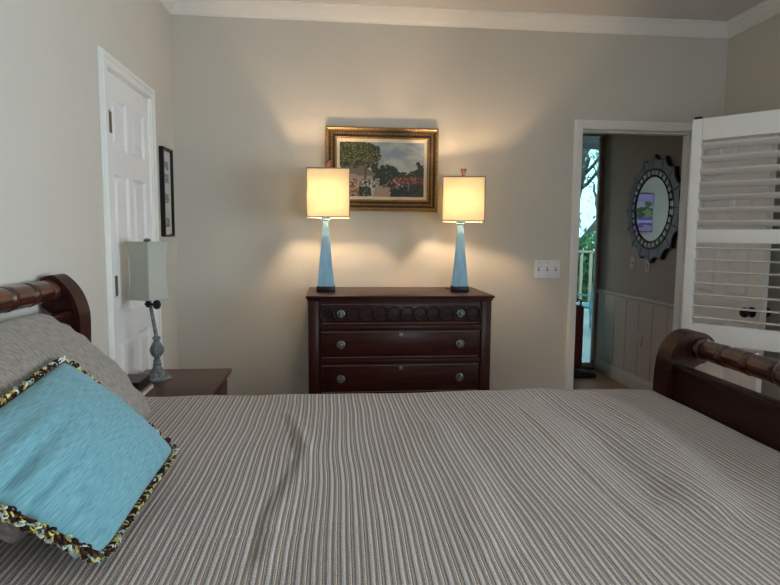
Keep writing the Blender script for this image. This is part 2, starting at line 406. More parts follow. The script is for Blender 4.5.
# bedroom door, standing open against the right wall
LW = .690
d2 = empty('door_2', (0, 0, 0), kind='structure')
lf = panel_leaf(LW, 2.135, .036, rows6, [(.100, .300), (.390, .590)])
obj('door_leaf', lf, M['door'], d2, smooth=0)
for s in (0, 1):
    k = nb(); yb = 0 if s == 0 else .036; dr = (0, -1, 0) if s == 0 else (0, 1, 0)
    lathe(k, [(.030, 0), (.030, .005), (.012, .010), (.011, .028), (.026, .034), (.030, .048), (.025, .060), (.0, .065)], (LW-.062, yb, 1.045), dr, 24)
    obj('door_knob', k, M['blackmetal'], d2)
for z in (.25, 1.05, 1.9):
    h = nb(); cyl(h, (0, -.005, z-.045), (0, -.005, z+.045), .006); box(h, -.001, .0, 0, .03, z-.045, z+.045); obj('door_hinge', h, M['trim'], d2)
# hinge (2.30, 3.69) -> free edge (2.385, 2.975)
dv = V((2.346-2.342, 2.99-3.672, 0)); ang = atan2(dv.y, dv.x)
d2.location = (2.342, 3.672, .01); d2.rotation_euler = (0, 0, ang)

# ------------------------------------------------------------ shutter swung into the room
SH = 1.115
sh = empty('plantation_shutter', (0, 0, 0), 'white louvered plantation shutter panel swung open in front of the open white door', 'shutter')
SWd = .56; n_ = nb()
box(n_, 0, .048, 0, .028, 0, SH, .003); obj('stile', n_, M['shutter'], sh)
n_ = nb(); box(n_, SWd-.048, SWd, 0, .028, 0, SH, .003); obj('stile', n_, M['shutter'], sh)
for z0_, z1_ in [(0, .098), (.505, .570), (1.010, SH)]:
    n_ = nb(); box(n_, .048, SWd-.048, .002, .026, z0_, z1_, .002); obj('rail', n_, M['shutter'], sh)
def louver(z, tilt):
    bm = nb(); pr = []
    for k in range(16):
        t = 2*pi*k/16; a, c = .0315*cos(t), .0050*sin(t)
        pr.append((.014+a*cos(tilt)-c*sin(tilt), z+a*sin(tilt)+c*cos(tilt)))
    prism(bm, pr, 'yz', .0485, SWd-.0485)
    obj('louver', bm, M['shutter'], sh)
for i in range(7): louver(.098+.029+i*.0582, radians(-4))
for i in range(7): louver(.570+.031+i*.0630, radians(-24))
n_ = nb(); box(n_, .006, .040, .004, .024, SH, SH+.012, .002); obj('magnet_catch', n_, M['blackmetal'], sh)
SP = V((1.792, 2.83, .940)); sdir = V((.64, -.77, 0))
# second leaf of the folding pair carries on from the first to the window
sh.location = SP; sh.rotation_euler = (0, 0, atan2(sdir.y, sdir.x))
sh2 = copy_tree(sh); sh2['label'] = 'second shutter leaf hinged behind the first, outside the right edge of view beside the window'
sh2.location = SP+sdir.normalized()*(SWd+.003)
b2 = [c for c in sh2.children if c.name.startswith('magnet')]
for c in b2: bpy.data.objects.remove(c)
sh['group'] = sh2['group'] = 'folding shutter leaves at the right-hand window'

# ------------------------------------------------------------ bed
bed = empty('sleigh_bed', (.2, 1.25, 0), 'dark mahogany sleigh bed with turned top rails under the striped bedspread', 'bed')
BN, BF = .45, 2.05
def smooth_curve(p, k=4):
    out = []
    for i in range(len(p)-1):
        a, b_, c_, d_ = p[max(i-1, 0)], p[i], p[i+1], p[min(i+2, len(p)-1)]
        for q in range(k):
            t = q/k; out.append(tuple(.5*(2*b_[m]+(c_[m]-a[m])*t+(2*a[m]-5*b_[m]+4*c_[m]-d_[m])*t*t+(-a[m]+3*b_[m]-3*c_[m]+d_[m])*t**3) for m in (0, 1)))
    return out+[p[-1]]
def sleigh_post(pts_front, pts_back, y0, y1, name):
    bm = nb(); prism(bm, pts_front+pts_back[::-1], 'xz', y0, y1, .006); return obj(name, bm, M['wood'], bed)
def arc(cx, cz, r, a0, a1, n=14): return [(cx+r*cos(radians(a0+(a1-a0)*i/n)), cz+r*sin(radians(a0+(a1-a0)*i/n))) for i in range(n+1)]
# head posts: front edge climbs at x=-.797 then rolls over to the wall
hf = [(-.824, 0), (-.823, .6), (-.819, 1.05), (-.815, 1.17)]
h_roll = [(-.817, 1.205), (-.824, 1.236), (-.836, 1.268), (-.852, 1.294), (-.870, 1.314), (-.890, 1.329), (-.912, 1.326), (-.930, 1.314)]
h_back = [(-.938, 1.29), (-.938, 1.255), (-.930, 1.228), (-.912, 1.212), (-.885, 1.203), (-.878, 1.188), (-.874, 1.15), (-.874, .9), (-.878, 0)]
for (a, c) in ((BN-.03, BN+.05), (1.975, 2.05)):
    sleigh_post(hf[:3]+smooth_curve(hf[3:]+h_roll), h_back[::-1], a, c, 'headboard_post')
# raised rim on the post edge
for (a, c) in ((BN-.036, BN+.056), (1.969, 2.056)):
    rm = nb(); pts = [(-.823, .62), (-.819, 1.05)]+smooth_curve([(-.815, 1.17)]+h_roll)
    outer = [(x+.004 if i < 2 else x+.004*cos(atan2(z-1.23, x+.9)), z+(0 if i < 2 else .004*sin(atan2(z-1.23, x+.9)))) for i, (x, z) in enumerate(pts)]
    inner = [(x-.012 if i < 2 else x-.012*cos(atan2(z-1.23, x+.9)), z-(0 if i < 2 else .012*sin(atan2(z-1.23, x+.9)))) for i, (x, z) in enumerate(pts)]
    prism(rm, outer+inner[::-1], 'xz', a, c, .002); obj('headboard_post_rim', rm, M['wood'], bed)
def turned(cx, cz, r, ya, yb, balls, grooves):
    prof = []; n = int((yb-ya)/.004)
    for i in range(n+1):
        y = ya+(yb-ya)*i/n; q = r
        for g in grooves:
            d = abs(y-g)
            if d < .016:
                q = r*1.04 if d < .004 else (r*.86 if d < .008 else r*(.86+.14*sqrt((d-.008)/.008)))
        for g in balls:
            d = abs(y-g)
            if d < .04: q = max(r*.8, r*1.18*sqrt(max(0, 1-(d/.044)**2)))
        prof.append((q, y-ya))
    bm = nb(); lathe(bm, [(0, 0)]+prof+[(0, prof[-1][1])], (cx, ya, cz), (0, 1, 0), 40); return bm
gs = [BF-.10-.122*i for i in range(4)]; gs2 = [BN+.10+.122*i for i in range(4)]
obj('headboard_rail', turned(-.902, 1.284, .035, BN+.05, 1.975, [1.40, 1.10], gs+gs2), M['roll'], bed)
b = nb(); box(b, -.862, -.842, BN+.05, 1.975, .35, 1.215, .004); box(b, -.866, -.836, BN+.05, 1.975, 1.200, 1.220, .005); obj('headboard_panel', b, M['wood'], bed)
# foot posts
ff = [(1.205, 0), (1.205, .5), (1.207, .85), (1.209, .97), (1.214, 1.02), (1.226, 1.062), (1.246, 1.094), (1.272, 1.116), (1.300, 1.125), (1.332, 1.124), (1.360, 1.112), (1.380, 1.090), (1.388, 1.062), (1.380, 1.036), (1.360, 1.018), (1.335, 1.012)]
fb = [(1.268, 0), (1.268, .5), (1.270, .93), (1.276, .965), (1.290, .992), (1.312, 1.006)]
for (a, c) in ((BN-.03, BN+.05), (1.975, 2.05)):
    sleigh_post(ff[:4]+smooth_curve(ff[4:], 3), fb, a, c, 'footboard_post')
for (a, c) in ((BN-.036, BN+.056), (1.969, 2.056)):
    rm = nb(); pts = ff[1:4]+smooth_curve(ff[4:12], 3); ci = (1.30, .98)
    def off(p, d):
        if p[1] < 1.0: return (p[0]-d, p[1])
        t = atan2(p[1]-ci[1], p[0]-ci[0]); return (p[0]+d*cos(t), p[1]+d*sin(t))
    prism(rm, [off(p, .004) for p in pts]+[off(p, -.012) for p in pts][::-1], 'xz', a, c, .002); obj('footboard_post_rim', rm, M['wood'], bed)
obj('footboard_rail', turned(1.330, 1.070, .0365, BN+.05, 1.978, [1.56, .94], gs[:4]+gs2[:4]), M['roll'], bed)
b = nb(); box(b, 1.232, 1.262, BN+.05, 1.975, .30, 1.000, .004); box(b, 1.226, 1.270, BN+.05, 1.975, .990, 1.012, .005); obj('footboard_panel', b, M['wood'], bed)
for (a, c) in ((BN, BN+.03), (2.0, 2.03)):
    b = nb(); box(b, -.80, 1.21, a, c, .28, .48, .004); obj('side_rail', b, M['wood'], bed)
b = nb()
for i in range(12): box(b, -.78+i*.17, -.70+i*.17, BN+.03, 2.0, .44, .46, .002)
obj('slats', b, M['bead'], bed)

# bedspread
def gauss(d, w): return math.exp(-(d/w)**2)
def pl_dist(x, y, pts):
    best = (9, 0)
    for i in range(len(pts)-1):
        a, c = V(pts[i]), V(pts[i+1]); p = V((x, y)); ab = c-a; t = max(0, min(1, (p-a).dot(ab)/ab.length_squared))
        q = a+ab*t; d = (p-q).length; s = 1 if (ab.x*(p.y-a.y)-ab.y*(p.x-a.x)) > 0 else -1
        if d < best[0]: best = (d, s*d)
    return best[1]
creases = [([(-.15, 1.80), (-.105, 1.60), (-.09, 1.48), (-.115, 1.31), (-.145, 1.13), (-.14, 1.0)], .010, .024),
           ([(-.118, 1.66), (-.10, 1.56), (-.085, 1.50)], .012, .018),
           ([(.60, 1.80), (.583, 1.44), (.61, 1.20), (.60, 1.0)], .005, .026),
           ([(.96, 1.98), (.95, 1.65), (.88, 1.35), (.80, 1.1)], .011, .06),
           ([(.72, 1.98), (.75, 1.6), (.70, 1.2)], -.010, .06),
           ([(.30, 1.7), (.33, 1.3), (.28, 1.0)], .006, .05)]
S_Z = .906
def bed_h(x, y):
    z = S_Z+.009*noise.noise(V((x*2.2, y*1.6, 3.1)))+.005*noise.noise(V((x*6, y*4, 7.7)))
    for pts, h, w in creases:
        d = pl_dist(x, y, pts)
        if abs(d) < 4*w:
            y_a, y_b = min(p[1] for p in pts), max(p[1] for p in pts)
            f = max(0, min(1, (y-y_a+.12)/.12))*max(0, min(1, (y_b+.10-y)/.12))
            z += f*h*(.45*gauss(d-w*1.1, w*.9)-.6*gauss(d, w*.42)) if w < .04 else f*h*(gauss(d, w)-.5*gauss(d-w*1.3, w*.8))
    z -= .022*gauss(y-1.085, .012)*gauss(x+.08, .18)*.25
    z -= .010*max(0, (x-1.0)/.2)**2
    z -= .012*gauss(x-.55, .5)*0
    return z
def bedspread():
    bm = nb(); nx, X0, X1 = 250, -.785, 1.200
    S = []; yn, yf, r = BN-.05, 2.165, .13
    zb = .40
    for i in range(14): S.append(('n', i/14))
    for i in range(12): S.append(('rn', i/12))
    for i in range(191): S.append(('t', i/190))
    for i in range(1, 13): S.append(('rf', i/12))
    for i in range(1, 15): S.append(('f', i/14))
    uvl = bm.loops.layers.uv.new('UVMap'); G = []; UVv = {}
    for i in range(nx+1):
        x = X0+(X1-X0)*i/nx; col = []; s = 0; last = None
        for tname, t in S:
            if tname == 't':
                y = yn+r+(yf-r-yn-r)*t; z = bed_h(x, y)
            elif tname in ('rn', 'rf'):
                a = (t*pi/2); ys = yn+r if tname == 'rn' else yf-r; zt = bed_h(x, ys)
                if tname == 'rn': y = ys-r*cos(a); z = zt-r*.7+r*.7*sin(a)
                else: y = ys+r*sin(a); z = zt-r*.7+r*.7*cos(a)
            else:
                ys = yn+r if tname == 'n' else yf-r; zt = bed_h(x, ys)-r*.7; tt = t if tname == 'n' else 1-t
                z = zb+(zt-zb)*tt; wv = .012*(1-tt)*sin(x*23+1.5*sin(x*5)); y = (yn if tname == 'n' else yf)+wv*(-1 if tname == 'n' else 1)
            p = V((x, y, z))
            if last: s += (p-last).length
            last = p
            v = bm.verts.new(p); wx = .010*noise.noise(V((x*1.5, y*1.8, 0)))+.0035*noise.noise(V((x*7, y*5, 5)))
            UVv[v] = (x+wx+.9, s); col.append(v)
        G.append(col)
    for i in range(nx):
        for j in range(len(S)-1):
            f = bm.faces.new((G[i][j], G[i+1][j], G[i+1][j+1], G[i][j+1]))
            for l in f.loops: l[uvl].uv = UVv[l.vert]
    return bm
bs = obj('bedspread', bedspread(), M['stripe'], None, 'grey and taupe ribbed striped bedspread spread over the big bed', 'bedspread', smooth=80)
so = bs.modifiers.new('Solidify', 'SOLIDIFY'); so.thickness = .008; so.offset = -1

# ------------------------------------------------------------ pillows
def pillow(corners, thick, n=60, bow=.05, wr=0., seed=0, flat=1., power=.5, tuck=0):
    """corners: P00,P10,P11,P01 ; closed two-sheet cushion, returns bmesh and border polyline"""
    P = [V(c) for c in corners]; bm = nb(); uvl = bm.loops.layers.uv.new('UVMap')
    nrm = ((P[1]-P[0]).cross(P[3]-P[0])+(P[2]-P[3]).cross(P[2]-P[1])).normalized(); cen = sum(P, V())/4; U = {}
    def base(u, v):
        p = P[0]*(1-u)*(1-v)+P[1]*u*(1-v)+P[2]*u*v+P[3]*(1-u)*v
        k = bow*((1-(2*u-1)**2)*(2*v-1)**2*abs(2*v-1)+(1-(2*v-1)**2)*(2*u-1)**2*abs(2*u-1))
        cr = .035*(abs(2*u-1)*abs(2*v-1))**10
        return cen+(p-cen)*(1-k-cr)
    sheets = []
    for s in (1, -1):
        g = []
        for i in range(n+1):
            row = []
            for j in range(n+1):
                u, v = i/n, j/n; eu, ev = 1-(2*u-1)**2, 1-(2*v-1)**2
                h = thick*(eu*ev)**power*(1 if s > 0 else flat)
                if wr:
                    ed = min(u, 1-u, v, 1-v)
                    tt = u if min(v, 1-v) < min(u, 1-u) else v
                    h += wr*thick*noise.noise(V((tt*11+seed, ed*2.5, s)))*min(1, ed*16)*max(0, 1-ed*3.2)
                    h += wr*.55*thick*noise.noise(V((u*3+seed, v*3, s*2)))*min(1, ed*8)
                h += tuck*noise.noise(V((v*13, u*1.5, 8)))*math.exp(-u/.16)*min(1, u*18)*min(1, v*8, (1-v)*8)
                p = base(u, v)+nrm*s*h
                if s < 0 and (i in (0, n) or j in (0, n)): row.append(sheets[0][i][j])
                else:
                    w_ = bm.verts.new(p); U[w_] = (u, v); row.append(w_)
            g.append(row)
        sheets.append(g)
    for s, g in enumerate(sheets):
        for i in range(n):
            for j in range(n):
                q = [g[i][j], g[i+1][j], g[i+1][j+1], g[i][j+1]]
                if s: q.reverse()
                f = bm.faces.new(q)
                for l in f.loops: l[uvl].uv = U[l.vert]
    border = [base(i/n, 0) for i in range(n)]+[base(1, i/n) for i in range(n)]+[base(1-i/n, 1) for i in range(n)]+[base(0, 1-i/n) for i in range(n)]
    return bm, border, nrm
GP = [(-.54, 1.00, .935), (-.53, 1.76, .935), (-.815, 1.72, 1.245), (-.825, 1.00, 1.235)]
pb, _, _ = pillow(GP, .105, bow=.015, wr=.12, seed=4, flat=.2, power=.42)
obj('bed_pillow', pb, M['greycloth'], None, 'large taupe ribbed pillow leaning on the headboard behind the blue cushion', 'pillow', smooth=80)
BP = [(-.385, .975, .928), (-.390, 1.455, .934), (-.612, 1.385, 1.180), (-.592, .855, 1.138)]
cush = empty('throw_pillow', (-.5, 1.2, .91), 'bright aqua blue throw pillow edged with yellow, white and brown fringe', 'pillow')
pb, border, pn = pillow(BP, .066, bow=.03, wr=.07, seed=9, flat=.15, power=.5, tuck=.06)
obj('pillow_cover', pb, M['bluecloth'], cush, smooth=80)
def fringe(border, nrm, cen):
    rnd = random.Random(5); bm = nb(); cl = bm.loops.layers.float_color.new('Col')
    cols = [(.62, .52, .10), (.70, .62, .22), (.66, .68, .60), (.50, .62, .60), (.035, .015, .012), (.03, .018, .016), (.05, .02, .015), (.28, .42, .46), (.45, .38, .12)]
    n = len(border); L = [0]
    for i in range(n): L.append(L[-1]+(border[(i+1) % n]-border[i]).length)
    tot = L[-1]; N = 1300
    for k in range(N):
        s = tot*k/N+rnd.uniform(-.002, .002); s %= tot
        i = max(j for j in range(n) if L[j] <= s); a = border[i]; c = border[(i+1) % n]; t = (s-L[i])/(L[i+1]-L[i]); p = a.lerp(c, t)
        tan = (c-a).normalized(); out = (p-cen); out -= tan*out.dot(tan); out -= nrm*out.dot(nrm)*.5; out.normalize()
        side = rnd.uniform(-1, 1); ln = rnd.uniform(.009, .016); wd = rnd.uniform(.003, .007); r = rnd.uniform(.0014, .0022)
        up = (out*cos(side*1.2)+nrm*sin(side*1.2)); w = (tan*cos(rnd.uniform(-.8, .8))+nrm*sin(rnd.uniform(-1, 1))).normalized()
        pts = [p+up*ln*.9*sin(pi*q/6)*1.0+w*wd*cos(pi*q/6)+nrm*side*.003 for q in range(7)]
        nf = len(bm.faces); tube(bm, pts, r, 5); bm.faces.ensure_lookup_table()
        col = rnd.choice(cols[4:7]) if side > .35 and rnd.random() < .5 else rnd.choice(cols)
        for f in bm.faces[nf:]:
            for l in f.loops: l[cl] = (*col, 1)
    nf = len(bm.faces)
    tube(bm, [p+(p-cen).normalized()*.002 for p in border], .0065, 8, closed=True); bm.faces.ensure_lookup_table()
    for f in bm.faces[nf:]:
        for l in f.loops: l[cl] = (.10, .07, .035, 1)
    return bm
obj('fringe', fringe(border, pn, sum(border, V())/len(border)), M['fringe'], cush, label='looped yarn fringe in yellow, white, pale blue and dark brown', smooth=60)

# ------------------------------------------------------------ nightstand
NX0, NX1, NY0, NY1, NZ = -.918, -.500, 2.400, 2.955, .800
ns = empty('nightstand', ((NX0+NX1)/2, (NY0+NY1)/2, 0), 'dark wood nightstand beside the bed below the small grey lamp', 'nightstand')
b = nb(); box(b, NX0, NX1, NY0, NY1, NZ-.022, NZ, .006); obj('tabletop', b, mat('brown_stained_wood', (.065, .027, .017), .32, var=.3, scale=9, spec=.3, stretch=(6, .7, 6)), ns)
b = nb(); box(b, NX0+.025, NX1-.03, NY0+.025, NY1-.025, .16, NZ-.022, .003); obj('body', b, M['woodz'], ns)
for z0_, z1_ in ((.58, .755), (.38, .56), (.18, .36)):
    b = nb(); box(b, NX1-.03, NX1-.016, NY0+.045, NY1-.045, z0_, z1_, .004); dr = obj('drawer', b, M['wood'], ns)
    k = nb(); lathe(k, [(.008, 0), (.006, .012), (.014, .020), (.012, .028), (0, .030)], (NX1-.016, (NY0+NY1)/2, (z0_+z1_)/2), (1, 0, 0), 20); obj('knob', k, M['pewter'], dr)
for x in (NX0+.05, NX1-.06):
    for y in (NY0+.05, NY1-.05):
        b = nb(); lathe(b, [(.016, 0), (.024, .05), (.030, .10), (.022, .12), (.032, .14), (.032, .16)], (x, y, 0), seg=20); obj('leg', b, M['wood'], ns)

# small lamp
nl = empty('table_lamp', (-.802, 2.750, NZ), 'small unlit lamp with distressed grey stem and pale boxy shade on the nightstand', 'lamp')
def fl(bm, prof, p, s=(1, 1), **k): lathe(bm, prof, p, **k)
bp_ = nb(); lathe(bp_, [(.058, 0), (.060, .006), (.056, .012), (.050, .016), (.047, .024), (.036, .030), (.030, .040), (.022, .052), (.017, .064), (.021, .070), (.014, .076)], (-.802, 2.750, NZ), seg=36); obj('base', bp_, M['distress'], nl)
bp_ = nb(); lathe(bp_, [(.013, .070), (.016, .080), (.017, .088), (.012, .094), (.013, .100), (.022, .112), (.029, .128), (.029, .142), (.022, .158), (.014, .174), (.012, .182), (.018, .188), (.018, .194), (.011, .200)], (-.802, 2.750, NZ), seg=48, flute=(5, 10, .09, 10)); obj('baluster', bp_, M['distress'], nl)
top = V((-.830, 2.750, 1.180)); st = V((-.802, 2.75, NZ+.198))
bp_ = nb(); cyl(bp_, st, top, .0085, .0075); obj('stem', bp_, M['distress'], nl)
bp_ = nb(); cyl(bp_, (-.832, 2.750, 1.135), (-.832, 2.750, 1.195), .012); cyl(bp_, (-.842, 2.737, 1.150), (-.782, 2.715, 1.150), .006)
lathe(bp_, [(.008, 0), (.019, .004), (.022, .012), (.019, .020), (.0, .024)], (-.797, 2.720, 1.150), (1, -.35, 0), 20); obj('switch_joint', bp_, M['black'], nl)
def rot_about(bm, c, a):
    for v in bm.verts:
        x, y = v.co.x-c.x, v.co.y-c.y; v.co.x = c.x+x*cos(a)-y*sin(a); v.co.y = c.y+x*sin(a)+y*cos(a)
    return bm
def flared_shade(cx, cy, z0, z1, hx, hy):
    bm = nb(); n = 12; cut = .003; W = .0022
    def ring(z, k, inn):
        a, c, q = hx*k-inn, hy*k-inn, cut
        return [bm.verts.new((cx+x, cy+y, z)) for x, y in [(-a+q, -c), (a-q, -c), (a, -c+q), (a, c-q), (a-q, c), (-a+q, c), (-a, c-q), (-a, -c+q)]]
    out, inn = [], []
    for i in range(n+1):
        t = i/n; k = 1+.085*(abs(2*t-1)**2.2)-.06*(1-abs(2*t-1)**2); out.append(ring(z0+(z1-z0)*t, k, 0)); inn.append(ring(z0+(z1-z0)*t, k, W))
    for R_, fl_ in ((out, 0), (inn, 1)):
        for i in range(n):
            for j in range(8): bm.faces.new((R_[i][j], R_[i][(j+1) % 8], R_[i+1][(j+1) % 8], R_[i+1][j]))
    for i in (0, n):
        for j in range(8): bm.faces.new((out[i][j], out[i][(j+1) % 8], inn[i][(j+1) % 8], inn[i][j]))
    return bm
SC = V((-.828, 2.745))
s_ = rot_about(flared_shade(SC.x, SC.y, 1.172, 1.432, .058, .058), SC, -.46); shd = obj('lamp_shade', s_, M['greyshade'], nl, smooth=30)
for z in (1.174, 1.430):
    b = nb(); a = .0632; tube(b, [(SC.x+x*a, SC.y+y*a, z) for x, y in ((-1, -1), (1, -1), (1, 1), (-1, 1))], .003, 6, closed=True)
    obj('shade_binding', rot_about(b, SC, -.46), M['greyshade'], shd)
b = nb(); cyl(b, (SC.x, SC.y, 1.19), (SC.x, SC.y, 1.435), .003); box(b, SC.x-.050, SC.x+.050, SC.y-.002, SC.y+.002, 1.424, 1.428); lathe(b, [(.010, 0), (.016, .006), (.014, .012), (0, .016)], (SC.x, SC.y, 1.432), seg=16); obj('finial', b, M['distress'], nl)

# books/boxes on the nightstand
def book(x0, x1, y0_, y1_, z0_, z1_, cover, pages, name, label, cat):
    r = empty(name, ((x0+x1)/2, (y0_+y1_)/2, z0_), label, cat)
    p = nb(); box(p, x0+.003, x1-.003, y0_+.003, y1_-.003, z0_+.003, z1_-.003, .001, 1); obj('pages', p, pages, r)
    c = nb(); box(c, x0, x1, y0_, y1_, z0_, z0_+.003, .001, 1); box(c, x0, x1, y0_, y1_, z1_-.003, z1_, .001, 1); box(c, x0, x0+.003, y0_, y1_, z0_+.003, z1_-.003); obj('cover', c, cover, r)
    return r
book(-.905, -.775, 2.435, 2.600, NZ, NZ+.012, M['cream'], M['cream'], 'notepad', 'cream notepad at the bottom of the small stack beside the grey lamp', 'notepad')
book(-.900, -.785, 2.450, 2.612, NZ+.012, NZ+.022, M['woodz'], M['cream'], 'book', 'thin brown book in the middle of the stack on the nightstand', 'book')
book(-.902, -.800, 2.485, 2.640, NZ+.022, NZ+.050, M['black'], M['black'], 'keepsake_box', 'flat shiny black box on top of the stack on the nightstand', 'box')

# ------------------------------------------------------------ dresser
X0, X1, YF, YB, DT = -.128, .882, 3.155, 3.675, 1.144
ds = empty('dresser', ((X0+X1)/2, (YF+YB)/2, 0), 'dark mahogany chest of drawers against the back wall under two lamps', 'dresser')
b = nb(); box(b, X0-.012, X1+.012, YF-.022, YB, DT-.016, DT, .006, 3); box(b, X0-.004, X1+.004, YF-.012, YB, DT-.030, DT-.016, .005, 2); obj('top', b, M['woodx'], ds)
b = nb(); box(b, X0+.005, X1-.005, YF+.012, YB, .10, DT-.030); obj('carcass', b, M['woodz'], ds)
for x0_, x1_ in ((X0, X0+.058), (X1-.058, X1)):
    b = nb(); box(b, x0_, x1_, YF, YF+.04, .06, DT-.030, .004); obj('pilaster', b, M['woodz'], ds)
for z in (.966, .780, .585, .36, .11):
    b = nb(); box(b, X0+.058, X1-.058, YF+.002, YF+.02, z-.014, z+.012, .004); obj('divider', b, M['woodx'], ds)
def escutcheon(par, x, z, y):
    k = nb(); lathe(k, [(.012, 0), (.011, .003), (.007, .004), (.006, .002), (0, .002)], (x, y, z), (0, -1, 0), 20); obj('keyhole', k, M['pewter'], par)
def pull(par, x, z, y):
    k = nb(); lathe(k, [(.022, 0), (.023, .003), (.019, .005), (.017, .003), (.013, .003), (.011, .007), (.006, .008), (.006, .014), (.011, .018), (.009, .024), (0, .026)], (x, y, z), (0, -1, 0), 28); obj('pull', k, M['pewter'], par)
def frame_bead(par, x0_, x1_, z0_, z1_, y):
    k = nb(); r = .0028
    tube(k, [(x0_, y, z0_), (x1_, y, z0_), (x1_, y, z1_), (x0_, y, z1_)], r, 6, closed=True); obj('bead', k, M['bead'], par)
fx0, fx1 = X0+.064, X1-.064
dz = [(.984, 1.102), (.796, .950), (.602, .764), (.38, .565), (.13, .34)]
for i, (z0_, z1_) in enumerate(dz):
    b = nb(); box(b, fx0, fx1, YF+.004, YF+.03, z0_, z1_, .003); dr = obj('drawer', b, M['woodx'], ds)
    yy = YF+.004; frame_bead(dr, fx0+.007, fx1-.007, z0_+.007, z1_-.007, yy)
    zc = (z0_+z1_)/2
    if i == 0:
        g = nb(); w = .0825; n = int(round((fx1-fx0-.03)/w)); w = (fx1-fx0-.03)/n; xs = fx0+.015
        w = .0733; n = 12; xs = .048-1.5*w
        for q in range(n):
            c_ = xs+w*(q+.5)
            if not fx0+.036 < c_ < fx1-.036: continue
            tube(g, [(c_+.0390*cos(t*pi/16), yy-.002-.003*cos(t*pi/8), zc+.0360*sin(t*pi/16)) for t in range(32)], .0055, 6, closed=True)
            tube(g, [(c_+.0270*cos(t*pi/12), yy, zc+.0255*sin(t*pi/12)) for t in range(24)], .0028, 6, closed=True)
        obj('carved_guilloche', g, M['carve'], dr)
        pull(dr, .048, zc, yy-.002); pull(dr, .708, zc, yy-.002)
    else:
        pull(dr, .048, zc, yy); pull(dr, .708, zc, yy); escutcheon(dr, .378, z1_-.024, yy)
b = nb(); box(b, X0-.006, X1+.006, YF-.008, YB, .06, .10, .006); obj('plinth', b, M['woodx'], ds)
for x in (X0+.03, X1-.03):
    for y in (YF+.03, YB-.04):
        b = nb(); lathe(b, [(.020, 0), (.032, .02), (.034, .04), (.026, .06)], (x, y, 0), seg=20); obj('foot', b, M['woodz'], ds)

